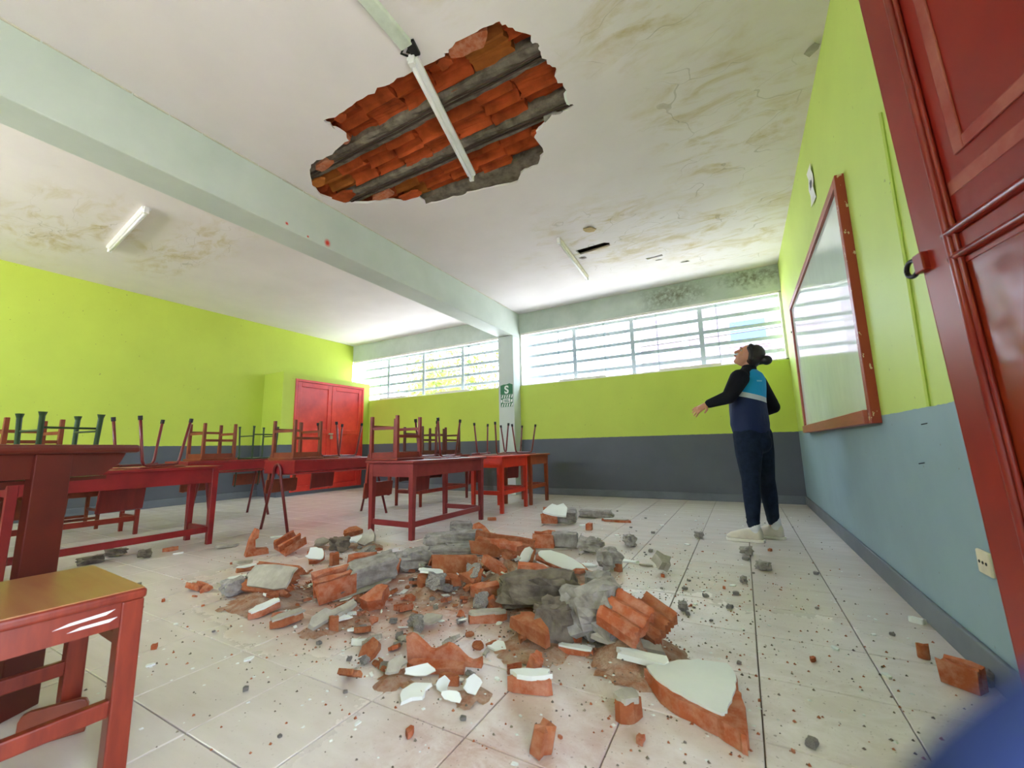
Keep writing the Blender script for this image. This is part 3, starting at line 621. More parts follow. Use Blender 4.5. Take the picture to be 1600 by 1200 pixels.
# dark foreground table at eye level
UX, UY = Vector((-0.447, 0.894, 0)), Vector((-0.894, -0.447, 0))
e = empty('foreground_table', (-2.18, 0.763, 0.005)); tag(e, 'dark mahogany table filling the left edge behind the foreground chair', 'table')
e.rotation_euler = (0, 0, math.atan2(UX.y, UX.x))          # local +x runs to the far end, local +y runs away from the camera
MB().b2((-1.15, 0, 0.803), (0, 0.52, 0.835)).build('top', M_DARK, e, bevel=0.012, seg=3)
MB().prism([(-1.05, 0.722), (-0.12, 0.722), (-0.055, 0.765), (-0.035, 0.803), (-1.05, 0.803)], 0.03, 0.055, 1).build('apron', M_DARK, e)
MB().prism([(-1.05, 0.66), (-0.10, 0.67), (-0.06, 0.803), (-1.05, 0.803)], 0.44, 0.465, 1).build('apron', M_DARK, e)
MB().b2((-1.0, 0.055, 0.705), (-0.08, 0.44, 0.718)).build('shelf', M_DARK, e)
for x in (-0.35, -1.0):
    for y, w_ in ((0.032, 0.028), (0.455, 0.03)): MB().b2((x, y - 0.012, -0.005), (x + 0.112, y + w_ - 0.012, 0.803)).build('leg', M_DARK, e, bevel=0.003)
    MB().b2((x + 0.04, 0.048, 0.18), (x + 0.065, 0.443, 0.24)).build('stretcher', M_DARK, e)
MB().b2((-0.90, 0.44, 0.30), (-0.30, 0.465, 0.36)).build('stretcher', M_REDB, e)

# ------------------------------------------------------------------ whiteboard, wall fittings
M_BOARD = NT('glossy_whiteboard'); t = M_BOARD; M_BOARD = t.out(t.mix(t.ramp(t.noise(t.pos(), 2, 4), 0.3, 0.8), srgb((214, 224, 220)), srgb((200, 212, 208))), 0.09, 0.6, t.noise(t.scaled(t.pos(), (1, 1.5, 0.7)), 2.6, 2), 0.12, 0.02)
t = NT('chipped_red_frame_paint'); ch_ = t.math('GREATER_THAN', t.noise(t.scaled(t.pos(), (1, 1, 0.6)), 26, 4, 0.6), 0.63)
M_BFR = t.out(t.mix(ch_, srgb((150, 62, 44)), srgb((206, 190, 150))), 0.4, 0.4)
M_BFR2 = simple('brown_red_board_frame', (168, 92, 74), 0.4, scale=4, stretch=(1, 1, 5))
by0, by1, bz0, bz1, bt = 2.84, 5.53, 0.886, 2.33, 0.045
wb = empty('whiteboard', (R, (by0 + by1) / 2, bz0)); tag(wb, 'large framed whiteboard mounted on the right wall reflecting the window', 'whiteboard'); yc = (by0 + by1) / 2
MB().b2((-0.026, by0 - yc + 0.04, 0.04), (-0.002, by1 - yc - 0.04, bz1 - bz0 - 0.04)).build('writing_surface', M_BOARD, wb)
MB().b2((-bt, by0 - yc, 0), (0, by0 - yc + 0.055, bz1 - bz0)).build('frame_side', M_BFR, wb, bevel=0.003)
MB().b2((-bt, by1 - yc - 0.055, 0), (0, by1 - yc, bz1 - bz0)).build('frame_side', M_BFR2, wb, bevel=0.003)
MB().b2((-bt, by0 - yc + 0.055, bz1 - bz0 - 0.055), (0, by1 - yc - 0.055, bz1 - bz0)).build('frame_top', M_BFR2, wb, bevel=0.003)
MB().b2((-bt - 0.02, by0 - yc + 0.055, 0), (0, by1 - yc - 0.055, 0.075)).build('frame_bottom', M_BFR2, wb, bevel=0.003)
MB().tube([(-0.01, by1 - yc + 0.02, 1.15), (-0.05, by1 - yc + 0.03, 1.15)], 0.012, 6).build('hook', M_TIP, wb)
p_ = MB(); n = 6
for i in range(n + 1):
    zz = -0.14 + 0.28 * i / n; p_.v += [(-0.004 - 0.012 * math.sin(i * 0.9) ** 2, -0.075, zz), (-0.010 - 0.008 * math.cos(i) ** 2, 0.075, zz)]
p_.f = [(2 * i, 2 * i + 1, 2 * i + 3, 2 * i + 2) for i in range(n)]
o = p_.build('paper_notice', simple('white_paper', (232, 230, 226), 0.8, var=0.03)); o.location = (R, 3.66, 2.74); sm = o.modifiers.new('solid', 'SOLIDIFY'); sm.thickness = 0.001
tag(o, 'curling white paper sheet taped high on the green wall above the whiteboard', 'paper')
pm = MB().b2((-0.0175, -0.03, -0.03), (-0.0165, 0.02, 0.03)).build('printed_patch', simple('grey_print', (120, 118, 120), 0.8), o)
o = empty('wall_socket', (R, 1.955, 0.40)); tag(o, 'cream plastic wall socket low on the teal wall by the door edge', 'socket')
MB().box((-0.006, 0, 0), (0.012, 0.085, 0.075)).build('plate', M_CREAM, o, bevel=0.005)
for yy in (-0.022, 0, 0.022): MB().tube([(-0.0115, yy, 0), (-0.0135, yy, 0)], 0.005, 8).build('hole', M_TIP, o)
tag(MB().tube([(R - 0.006, 2.16, 2.19), (R - 0.006, 2.17, 1.5), (R - 0.006, 2.19, G)], 0.008, 6).build('painted_conduit', M_WALLR), 'thin green-painted cable conduit running down the green wall', 'conduit')
for i, (y, z) in enumerate(((2.35, 0.70), (2.25, 0.86))):
    tag(MB().tube([(R, y, z), (R - 0.018, y + 0.005, z - 0.004)], 0.0022, 6).build('wall_nail', M_TIP), ('dark bent nail in the teal wall below the conduit', 'tiny dark nail just under the green paint line')[i], 'nail')

# safe-zone sign on the pillar
M_SIGN = simple('green_sign_enamel', (44, 112, 72), 0.5, var=0.05); M_SIGNW = simple('white_sign_print', (228, 232, 228), 0.5, var=0.02)
sg = empty('safe_zone_sign', (-3.565, 6.27, 1.50)); tag(sg, 'green S sign with diagonal hatching on the grey pillar', 'sign')
MB().prism([(-0.125, 0.22), (0.125, 0.22), (0.125, 0.39), (0.06, 0.415), (0.0, 0.40), (-0.06, 0.40), (-0.125, 0.385)], -0.004, 0, 1).build('upper_plate', M_SIGN, sg)
MB().b2((-0.12, -0.004, 0.0), (0.12, 0, 0.215)).build('lower_plate', M_SIGN, sg)
for zr in ((0.155, 0.21), (0.004, 0.06)):
    for k in range(5):
        x = -0.105 + k * 0.048; MB().prism([(x, zr[0]), (x + 0.022, zr[0]), (x + 0.038, zr[1]), (x + 0.016, zr[1])], -0.006, -0.004, 1).build('stripe', M_SIGNW, sg)
for x0, x1 in ((-0.115, -0.085), (0.085, 0.115)): MB().prism([(x0, 0.075), (x1, 0.085), (x1, 0.135), (x0, 0.125)], -0.006, -0.004, 1).build('stripe', M_SIGNW, sg)
MB().b2((-0.07, -0.006, 0.07), (0.07, -0.004, 0.145)).build('text_panel', M_SIGNW, sg); MB().b2((-0.05, -0.007, 0.112), (0.04, -0.006, 0.128)).build('text_line', M_SIGN, sg); MB().b2((-0.05, -0.007, 0.085), (0.055, -0.006, 0.100)).build('text_line', M_SIGN, sg)
fc = bpy.data.curves.new('letter', 'FONT'); fc.body = 'S'; fc.size = 0.19; fc.align_x = 'CENTER'; fc.extrude = 0.001; fc.offset = 0.006; fc.materials.append(M_SIGNW)
ft = bpy.data.objects.new('letter_outline', fc); COL.objects.link(ft); bpy.context.view_layer.update()
fm = bpy.data.meshes.new_from_object(ft.evaluated_get(bpy.context.evaluated_depsgraph_get())); bpy.data.objects.remove(ft); fm.materials.clear(); fm.materials.append(M_SIGNW)
fo = bpy.data.objects.new('letter', fm); COL.objects.link(fo); fo.parent = sg; fo.location = (0, -0.0055, 0.242); fo.rotation_euler = (PI / 2, 0, 0)

# ------------------------------------------------------------------ ceiling lights
def batten(name, a, b_, label, tubes=1, w=0.06, wires=False, body=M_WHITE):
    a, b_ = Vector(a), Vector(b_); d = b_ - a; e = empty(name, a); e.rotation_mode = 'QUATERNION'
    x = d.normalized(); z = (Vector((0, 0, 1)) - x * x.z).normalized(); y = z.cross(x)
    e.rotation_quaternion = Matrix((x, y, z)).transposed().to_quaternion(); ln = d.length
    MB().prism([(-w / 2, 0), (w / 2, 0), (w / 2, -0.022), (w / 4, -0.034), (-w / 4, -0.034), (-w / 2, -0.022)], 0, ln, 0).build('housing', body, e)
    for s_ in (0, 1): MB().b2((s_ * ln - 0.016, -0.02, -0.07), (s_ * ln + 0.016, 0.02, 0.0)).build('lamp_holder', M_WHITE, e, bevel=0.004)
    if tubes: MB().tube([(0.012, 0, -0.056), (ln - 0.012, 0, -0.056)], 0.013, 10).build('fluorescent_tube', M_WHITE, e, smooth=True)
    return tag(e, label, 'light', 'fluorescent battens on the ceiling')
lb = batten('ceiling_light', (-1.58, 1.665, H - 0.012), (-1.87, 2.735, H - 0.045), 'loose white fluorescent batten hanging across the collapsed ceiling patch', tubes=1, w=0.075)
for k, c_ in enumerate(((-0.02, 0.01, 0.05), (0.0, -0.02, 0.06), (0.02, 0.02, 0.04))):
    MB().tube([(0.02, c_[0], 0.0), (0.015, c_[1], c_[2] * 0.3), (-0.03, c_[0] * 2 + 0.02, 0.0), (-0.07, c_[1] - 0.01, 0.01), (-0.10, c_[0], 0.016)], 0.007, 6).build('loose_wire', M_BLACK, lb, smooth=True)
MB().b2((-0.09, -0.055, -0.012), (0.0, 0.0, 0.008)).build('junction', M_BLACK, lb)
batten('ceiling_light', (-1.68, 4.26, H - 0.002), (-1.75, 5.50, H - 0.002), 'fluorescent batten beside the small dark ceiling hole', w=0.05, body=M_CREAM)
batten('ceiling_light', (-4.97, 1.56, H - 0.002), (-6.32, 1.70, H - 0.002), 'fluorescent batten on the ceiling left of the beam', w=0.07)
tag(MB().b2((-1.605, FR, H - 0.03), (-1.52, 1.60, H)).build('cable_duct', simple('pale_green_duct_paint', (206, 214, 200), 0.5), bevel=0.006), 'pale cable duct running along the ceiling to the loose light', 'duct')

# ------------------------------------------------------------------ open steel door at the right edge
M_DRED = simple('red_oxide_door_paint', (142, 40, 26), 0.3, 0.5, scale=3, c2=(120, 30, 20)); 
t = NT('dented_red_brown_sheet'); nb = t.noise(t.obj(), 3.2, 3, 0.5); c = t.mix(t.ramp(t.noise(t.obj(), 2.2, 4), 0.35, 0.7), srgb((134, 46, 22)), srgb((116, 32, 18))); M_DSHEET = t.out(c, 0.22, 0.5, nb, 0.35, 0.05)
t = NT('scuffed_red_sheet'); tc = t.obj(); sp_ = t.sep(tc)
dm = sp_[1]
band = t.math('MULTIPLY', t.math('LESS_THAN', t.math('ABSOLUTE', t.math('SUBTRACT', dm, 0.36)), 0.035), t.ramp(t.noise(tc, 9, 5, 0.7), 0.38, 0.6))
c = t.mix(t.ramp(t.noise(tc, 2, 4), 0.35, 0.7), srgb((142, 36, 26)), srgb((122, 28, 20))); c = t.mix(t.math('MULTIPLY', band, 0.55), c, srgb((168, 108, 92)))
M_DSCUF = t.out(c, 0.32, 0.5)
hinge, edge = Vector((0.642, 0.375, 0)), Vector((0.450, 1.295, 0)); dd = (edge - hinge); dl = dd.length
dr = empty('door_1', hinge + Vector((0.032, 0.007, 0)), (-0.042, 0, math.atan2(dd.y, dd.x)))     # the sagging leaf leans a little; struct(dr); dr['label'] = 'open dark red steel door leaf filling the right edge'
DH = 2.40
MB().b2((0.0, -0.012, 0.03), (dl - 0.02, 0.012, 1.17)).build('lower_panel', M_DSHEET, dr); MB().b2((0.0, -0.012, 1.2), (dl - 0.02, 0.012, DH - 0.02)).build('upper_panel', M_DSCUF, dr)
MB().b2((dl - 0.088, -0.02, 0.01), (dl, 0.02, DH)).b2((dl - 0.006, -0.02, 0.01), (dl, 0.0205, DH)).build('edge_stile', M_DRED, dr, bevel=0.003)
MB().b2((0, -0.02, 0.01), (0.05, 0.02, DH)).build('hinge_stile', M_DRED, dr, bevel=0.003)
for x, rr in ((dl - 0.097, 0.010), (dl - 0.114, 0.005)): MB().tube([(x, 0.018, 0.03), (x, 0.018, DH - 0.03)], rr, 8).build('edge_moulding', M_DRED, dr, smooth=True)
for z, rr in ((1.185, 0.009), (1.24, 0.010)): MB().tube([(0.05, 0.018, z), (dl - 0.088, 0.018, z)], rr, 8).build('middle_moulding', M_DRED, dr, smooth=True)
MB().b2((0.05, -0.018, 1.165), (dl - 0.05, 0.014, 1.245)).build('middle_rail', M_DRED, dr)
M_SCUF = simple('scuffed_pink_red_paint', (158, 86, 72), 0.5, scale=14, c2=(140, 44, 34))
for a, b_ in (((0.755, 1.385), (0.783, 2.25)), ((0.10, 1.385), (0.128, 2.25)), ((0.128, 1.385), (0.755, 1.413)), ((0.128, 2.222), (0.755, 2.25))): MB().b2((a[0], 0.011, a[1]), (b_[0], 0.0165, b_[1])).build('pressed_border', M_SCUF, dr, bevel=0.003)
MB().b2((0.12, 0.0115, 1.315), (0.82, 0.0128, 1.345)).build('scuff_mark', M_SCUF, dr)
for z in (0.03, DH - 0.04): MB().b2((0.05, -0.018, z), (dl - 0.088, 0.018, z + 0.05)).build('end_rail', M_DRED, dr)
rg = MB().tube([(dl + 0.022 + 0.022 * math.cos(a), 0.026, 1.212 + 0.019 * math.sin(a)) for a in [2 * PI * k / 20 for k in range(21)]], 0.0055, 8)
rg.build('latch_ring', simple('dark_iron', (48, 40, 40), 0.4, metal=0.5), dr, smooth=True)
MB().b2((dl - 0.03, 0.018, 1.19), (dl + 0.004, 0.034, 1.235)).build('latch_lug', M_DRED, dr, bevel=0.003)

# ------------------------------------------------------------------ rubble: every fragment that can be told apart
# kind, x, y, z of the centre, width, length ratio, height, turn, tilt x, tilt y (degrees), label
FRAG = [
('L', -3.434, 1.994, 0.1, 0.158, 0.5, 0.2, 69.9, 0.0, 0.0, 'L-shaped clay brick fragment standing upright left of the rubble heap'),
('grey', -3.926, 2.021, 0.02, 0.22, 0.45, 0.02, 67.8, 0.0, 4.0, 'thin grey mortar slab beside the crimson desk leg'),
('chan', -3.209, 2.122, 0.06, 0.172, 0.9, 0.08, 86.5, 15.0, -20.0, 'hollow clay brick end standing behind the leaning plaster plate'),
('lean', -2.345, 1.468, 0.1, 0.369, 0.42, 0.035, 8.0, 46.0, 0.0, 'long clay plate leaning with pale plaster face turned to the desks'),
('clayw', -3.045, 1.706, 0.02, 0.131, 0.5, 0.035, 70.7, 0.0, 0.0, 'small white-topped brick chip just left of the leaning plate'),
('white', -2.932, 1.594, 0.01, 0.119, 0.6, 0.008, 76.5, 0.0, 0.0, 'white plaster flake left of the leaning clay plate'),
('grey', -3.191, 1.771, 0.03, 0.156, 0.5, 0.02, 56.0, 0.0, 5.0, 'flat grey mortar slab at the left rim of the heap'),
('conc', -2.6, 1.398, 0.035, 0.104, 0.8, 0.07, 81.7, 0.0, 0.0, "grey mortar lump stained red at the heap's left tip"),
('clay', -2.616, 1.48, 0.03, 0.077, 0.6, 0.03, 40.5, 10.0, 0.0, 'red clay sliver lying against the grey mortar lump'),
('clayw', -2.147, 1.311, 0.03, 0.172, 0.35, 0.04, 80.6, -8.0, -10.0, 'long white-edged brick strip in front of the leaning plate'),
('clayw', -1.94, 1.298, 0.025, 0.155, 0.55, 0.04, 64.2, 0.0, -6.0, "mortar-topped brick plate at the heap's front left edge"),
('grey', -1.733, 1.334, 0.05, 0.16, 0.5, 0.02, 87.4, -25.0, -10.0, 'grey plaster slab tilted over the front left debris'),
('grey', -1.718, 1.436, 0.06, 0.156, 0.35, 0.02, 75.1, -15.0, -14.0, 'narrow grey plaster slab leaning behind the tilted one'),
('clay', -1.677, 1.342, 0.03, 0.069, 0.8, 0.06, 61.3, 0.0, 0.0, 'small clay cube with a grey mortar face among white chips'),
('white', -1.47, 1.3, 0.012, 0.08, 0.35, 0.02, 28.5, 0.0, 0.0, 'rolled white plaster strip at the front of the heap'),
('clay', -1.691, 1.6, 0.05, 0.136, 0.9, 0.07, 96.6, 10.0, -30.0, 'red clay wedge lying in front of the long concrete block'),
('combo', -1.962, 1.71, 0.1, 0.441, 0.35, 0.13, 62.9, -12.0, -8.0, 'long concrete and clay block with a white plaster underside edge'),
('chan', -2.083, 2.094, 0.07, 0.13, 0.9, 0.1, 124.8, 10.0, 0.0, 'dark hollow brick piece behind the long concrete block'),
('conc', -2.008, 2.231, 0.07, 0.194, 0.8, 0.1, 52.0, 0.0, 0.0, 'rough grey concrete lump right of the long block'),
('clay', -3.154, 2.682, 0.07, 0.196, 0.5, 0.05, 49.6, -30.0, 0.0, 'red clay slab end poking up at the back of the heap'),
('white', -2.942, 2.537, 0.05, 0.205, 0.4, 0.015, 54.2, -35.0, 0.0, 'white plaster face under the red slab end at the back'),
('grey', -2.765, 2.514, 0.09, 0.16, 1.0, 0.03, 7.7, -50.0, 15.0, 'grey mortar shard standing up before the double desk leg'),
('conc', -2.894, 2.333, 0.06, 0.124, 1.0, 0.09, 51.1, 0.0, 0.0, 'dark concrete lump at the back left of the heap'),
('clayw', -2.761, 2.032, 0.05, 0.143, 0.8, 0.05, 33.7, -40.0, 10.0, 'white-faced brick piece tipped up behind the long block'),
('grey', -3.12, 2.331, 0.06, 0.174, 0.5, 0.03, 103.2, -35.0, 0.0, "thin grey shard pointing up at the heap's back left"),
('clay', -2.333, 1.851, 0.12, 0.09, 1.0, 0.07, 61.6, 0.0, 0.0, 'small terracotta cube resting above the long block'),
('clay', -2.053, 1.823, 0.16, 0.167, 0.4, 0.05, 54.4, -10.0, 0.0, 'ragged terracotta strip topping the long block'),
('conc', -2.118, 2.821, 0.09, 0.424, 0.35, 0.11, 40.9, 0.0, 0.0, 'straight concrete joist piece with a clay rim near the desk leg'),
('conc', -2.007, 2.594, 0.05, 0.495, 0.3, 0.06, 40.7, 0.0, 0.0, 'low grey concrete slab under the straight joist piece'),
('conc', -2.384, 3.274, 0.08, 0.191, 0.9, 0.1, 36.1, 0.0, 0.0, 'rounded concrete lump behind the straight joist piece'),
('clay', -2.014, 3.061, 0.1, 0.251, 0.5, 0.04, 3.4, -35.0, 20.0, 'pair-edged clay plate leaning behind the brick heap'),
('white', -1.621, 1.936, 0.11, 0.136, 0.8, 0.01, 49.9, 0.0, 8.0, 'pale plaster flake lying on top of the brown clay shards'),
('roof', -1.642, 2.181, 0.09, 0.285, 0.6, 0.09, 49.0, -10.0, 6.0, 'brown hollow clay shell arched like a roof in mid heap'),
('clay', -1.614, 1.945, 0.05, 0.244, 0.45, 0.045, 47.7, -20.0, 6.0, 'long brown clay shard under the pale plaster flake'),
('clay', -1.514, 1.993, 0.06, 0.144, 0.35, 0.05, -7.8, -10.0, 0.0, 'narrow brown clay bar beside the arched shell'),
('clay', -1.395, 2.037, 0.08, 0.159, 0.8, 0.04, 59.4, -38.0, -10.0, 'tilted brown clay plate right of the arched shell'),
('clay', -1.272, 1.978, 0.04, 0.178, 0.6, 0.06, 42.8, -8.0, -6.0, 'thick clay shard lying flat in front of the tilted plate'),
('chan', -1.526, 2.602, 0.12, 0.413, 0.5, 0.1, 22.4, -6.0, 8.0, 'open clay brick channel forming the crest of the heap'),
('clay', -1.348, 2.189, 0.11, 0.25, 0.28, 0.05, -6.4, 0.0, 20.0, 'diagonal clay plank sliding down from the heap crest'),
('clay', -1.292, 2.241, 0.22, 0.216, 0.4, 0.03, 16.0, -16.0, 8.0, 'clay cover plate lying over the open brick channel'),
('clayw', -1.231, 2.386, 0.12, 0.135, 1.1, 0.03, -32.7, -55.0, 0.0, 'plaster-skinned clay plate standing right of the brick channel'),
('clayw', -1.061, 2.52, 0.08, 0.336, 0.4, 0.02, -5.2, -20.0, 12.0, 'long pinkish plaster plate sloping right of the crest'),
('combo', -1.368, 3.149, 0.065, 0.355, 0.4, 0.12, 19.5, 0.0, 0.0, 'concrete joist block with clay shell behind the sloping plaster plate'),
('conc', -1.071, 3.123, 0.04, 0.152, 0.7, 0.08, 18.9, 0.0, 0.0, 'flat-topped concrete chunk apart from the heap on its right'),
('conc', -0.856, 3.45, 0.035, 0.079, 1.0, 0.07, 13.9, 0.0, 0.0, 'small round concrete ball on tiles right of the heap'),
('conc', -0.826, 2.749, 0.055, 0.113, 1.0, 0.11, 36.7, 0.0, 0.0, 'angular concrete chunk beside the small red clay bit'),
('clay', -0.762, 2.752, 0.03, 0.06, 0.9, 0.06, 35.5, 0.0, 0.0, 'small bright red clay bit beside an angular concrete chunk'),
('white', -0.989, 2.777, 0.01, 0.152, 0.6, 0.01, 11.6, 0.0, 0.0, 'white plaster sliver left of the angular concrete chunk'),
('white', -0.756, 2.979, 0.012, 0.161, 0.4, 0.01, -3.8, 0.0, 0.0, 'white plaster sliver right of the angular concrete chunk'),
('white', -0.63, 2.943, 0.01, 0.106, 0.4, 0.01, 6.1, 0.0, 0.0, 'white plaster sliver touching the grey-white block'),
('combo', -1.741, 4.127, 0.065, 0.359, 0.6, 0.12, 16.9, 10.0, 0.0, 'isolated block of concrete and clay behind the heap'),
('white', -1.704, 3.932, 0.165, 0.256, 0.9, 0.02, 23.4, 30.0, 0.0, 'white rounded plaster face atop the isolated block'),
('conc', -1.514, 4.644, 0.035, 0.34, 0.4, 0.07, 10.1, 0.0, 0.0, 'grey concrete bar lying far behind the heap'),
('clayw', -1.239, 4.454, 0.02, 0.354, 0.25, 0.03, 5.5, 0.0, 0.0, 'long thin clay strip touching the far concrete bar'),
('clay', -1.351, 3.932, 0.03, 0.078, 1.0, 0.06, 49.0, 0.0, 0.0, 'small clay cube near the isolated block'),
('white', -1.471, 4.107, 0.01, 0.089, 0.8, 0.01, 19.7, 0.0, 0.0, 'small white flake near the isolated block'),
('conc', -0.938, 1.904, 0.1, 0.347, 0.5, 0.15, 4.2, 0.0, -6.0, 'largest dark concrete block in the middle of the heap'),
('clay', -0.983, 1.987, 0.17, 0.228, 0.4, 0.06, 4.3, 0.0, 4.0, 'orange clay crust behind the largest concrete block'),
('conc', -0.756, 1.709, 0.06, 0.134, 0.9, 0.12, 23.9, 0.0, 0.0, 'dark concrete boulder between the clay plank and fused block'),
('conc', -0.604, 1.761, 0.1, 0.225, 0.7, 0.17, -19.1, 0.0, -10.0, 'tapering concrete part of the fused block with plaster rim'),
('rib', -0.447, 1.671, 0.15, 0.169, 0.9, 0.05, -15.0, -20.0, 16.0, 'ribbed clay comb fused beside the tapering concrete'),
('rib', -0.368, 1.747, 0.13, 0.151, 0.9, 0.05, -22.1, -30.0, 20.0, 'outermost ribbed clay shard at the right end of the heap'),
('white', -0.437, 1.676, 0.06, 0.293, 0.2, 0.02, 0.6, -20.0, 0.0, 'grey plaster rim under the ribbed clay combs'),
('conc', -0.707, 2.158, 0.06, 0.102, 1.0, 0.12, 18.1, 0.0, 0.0, 'grey concrete lump behind the fused block'),
('clay', -0.809, 1.599, 0.08, 0.259, 0.42, 0.05, -23.2, 6.0, 8.0, 'broad orange clay plank lying diagonally in front of the concrete'),
('clay', -0.708, 1.423, 0.05, 0.059, 1.2, 0.06, 56.5, -20.0, 10.0, 'clay wedge at the foot of the broad orange plank'),
('clayw', -1.119, 1.727, 0.04, 0.22, 0.3, 0.05, 35.9, 0.0, 0.0, 'flat clay bar with pale mortar top left of the orange plank'),
('white', -1.324, 1.576, 0.03, 0.121, 0.7, 0.01, 50.0, -10.0, 0.0, 'white plaster sheet beside grey gravel in mid foreground'),
('clayw', -0.642, 1.628, 0.03, 0.153, 0.25, 0.03, 9.5, 0.0, 0.0, 'clay strip with white edge under the fused block'),
('white', -0.93, 1.528, 0.02, 0.092, 0.7, 0.01, 7.3, -14.0, 0.0, 'curled white plaster flake in front of the flat clay bar'),
('wavy', -1.038, 1.32, 0.05, 0.291, 0.33, 0.09, 16.2, 10.0, 0.0, 'wavy terracotta plate standing on edge in the foreground'),
('clay', -0.95, 1.244, 0.03, 0.087, 0.35, 0.03, 13.4, 0.0, 0.0, 'thin brown clay strip below the wavy terracotta plate'),
('grey', -1.137, 1.179, 0.05, 0.1, 0.6, 0.012, 94.0, -30.0, -8.0, 'grey plaster board leaning left of the wavy terracotta plate'),
('white', -1.011, 1.133, 0.02, 0.119, 0.75, 0.012, 49.8, -8.0, 0.0, 'largest off-white plaster flake at the front of the debris'),
('white', -1.07, 1.22, 0.03, 0.146, 0.3, 0.004, 41.2, -40.0, 0.0, 'curled translucent white sheet under the wavy plate'),
('white', -0.938, 1.181, 0.03, 0.071, 0.7, 0.004, 78.5, -50.0, 10.0, 'crumpled white sheet right of the off-white flake'),
('white', -0.871, 1.144, 0.03, 0.072, 0.5, 0.004, 17.3, -45.0, 0.0, 'lowest crumpled white sheet beside the off-white flake'),
('white', -0.841, 1.217, 0.04, 0.079, 0.8, 0.004, 84.6, -50.0, 0.0, 'upright white sheet at the right of the crumpled ones'),
('clayw', -0.685, 1.334, 0.03, 0.149, 0.4, 0.06, 21.2, 0.0, 0.0, 'white-topped brick slab alone in the foreground'),
('clay', -0.53, 1.091, 0.033, 0.064, 0.9, 0.065, 45.9, -10.0, 10.0, 'pyramidal clay lump nearest the bottom of the frame'),
('bigplate', -0.194, 1.47, 0.035, 0.296, 0.6, 0.05, 7.5, 0.0, 0.0, 'large clay plate with smooth white plaster top near the front'),
('white', -0.381, 1.599, 0.055, 0.243, 0.3, 0.02, 1.4, -8.0, 0.0, 'pale blue-white plaster strip between ribbed clay and large plate'),
('clayw', -0.365, 1.337, 0.035, 0.084, 0.75, 0.07, 50.3, 0.0, 0.0, 'small brick cube with mortar top left of the large plate'),
('chan', 0.557, 1.988, 0.04, 0.091, 0.6, 0.08, -35.7, 0.0, 0.0, 'broken clay brick corner against the baseboard'),
('clay', 0.516, 2.166, 0.025, 0.041, 0.8, 0.05, -3.4, 0.0, 0.0, 'small brown clay pebble near the teal wall'),
('white', 0.601, 2.552, 0.012, 0.066, 0.6, 0.02, -23.3, 0.0, 0.0, 'small white plaster block near the teal wall'),
('conc', 0.625, 2.02, 0.02, 0.034, 0.8, 0.04, -17.2, 0.0, 0.0, 'grey mortar lump beside the broken brick corner'),
('grey', -0.513, 2.864, 0.05, 0.123, 0.9, 0.06, 30.1, -30.0, 20.0, 'grey-white mortar block tilted on the open tiles'),
('conc', 0.044, 3.156, 0.022, 0.07, 0.7, 0.045, -20.8, 0.0, 0.0, "grey stone lying in front of the person's shoes"),
('conc', -0.045, 3.519, 0.022, 0.065, 0.8, 0.045, 0.7, 0.0, 0.0, "grey stone just below the person's near shoe"),
('conc', -0.064, 2.826, 0.015, 0.032, 0.9, 0.03, 1.3, 0.0, 0.0, 'small stone between tile joint and grey stones'),
('conc', -0.394, 3.963, 0.02, 0.06, 0.8, 0.04, 5.7, 0.0, 0.0, "pointed grey stone left of the person's shoes"),
('conc', -0.323, 2.257, 0.015, 0.038, 1.0, 0.03, 8.2, 0.0, 0.0, 'round pale stone on the tiles in front of the person'),
('conc', -4.347, 1.296, 0.022, 0.118, 0.7, 0.045, 83.4, 0.0, 0.0, 'flattened dark mortar lump under the crimson desk, nearest the chair'),
('conc', -4.455, 1.471, 0.022, 0.114, 0.7, 0.045, 56.7, 0.0, 0.0, 'dark mortar lump under the crimson desk beside its flatter twin'),
('conc', -4.159, 1.549, 0.025, 0.069, 0.8, 0.05, 69.6, 0.0, 0.0, "small dark mortar lump at the crimson desk's middle"),
('clay', -4.243, 1.757, 0.015, 0.127, 0.4, 0.03, 77.5, 0.0, 0.0, "red clay sliver at the crimson desk's far foot"),
('white', -4.073, 1.742, 0.01, 0.083, 0.5, 0.008, 76.8, 0.0, 0.0, 'white flake beside the red sliver at the desk foot'),
('clay', -2.505, 4.013, 0.015, 0.113, 0.5, 0.03, 32.0, 0.0, 0.0, "small clay chip under the wooden double desk's far end"),
('white', -3.939, 2.464, 0.008, 0.128, 0.4, 0.008, 63.0, 0.0, 0.0, "lone white flake by the tubular desk's front foot"),
]
def plate(w, l, h, seed, n=11, jag=0.24):
    rn = random.Random(seed); p = ipoly(0, 0, w * 1.08, l * 1.08, n, seed, jag); m = MB(); k = len(p)
    m.v = [(x, y, -h / 2) for x, y in p] + [(x * rn.uniform(0.93, 1.0), y * rn.uniform(0.93, 1.0), h / 2 * rn.uniform(0.8, 1.15)) for x, y in p] + [(0, 0, h / 2)]
    m.f = [tuple(reversed(range(k)))] + [(i, (i + 1) % k, k + (i + 1) % k, k + i) for i in range(k)] + [(k + i, k + (i + 1) % k, 2 * k) for i in range(k)]
    return m
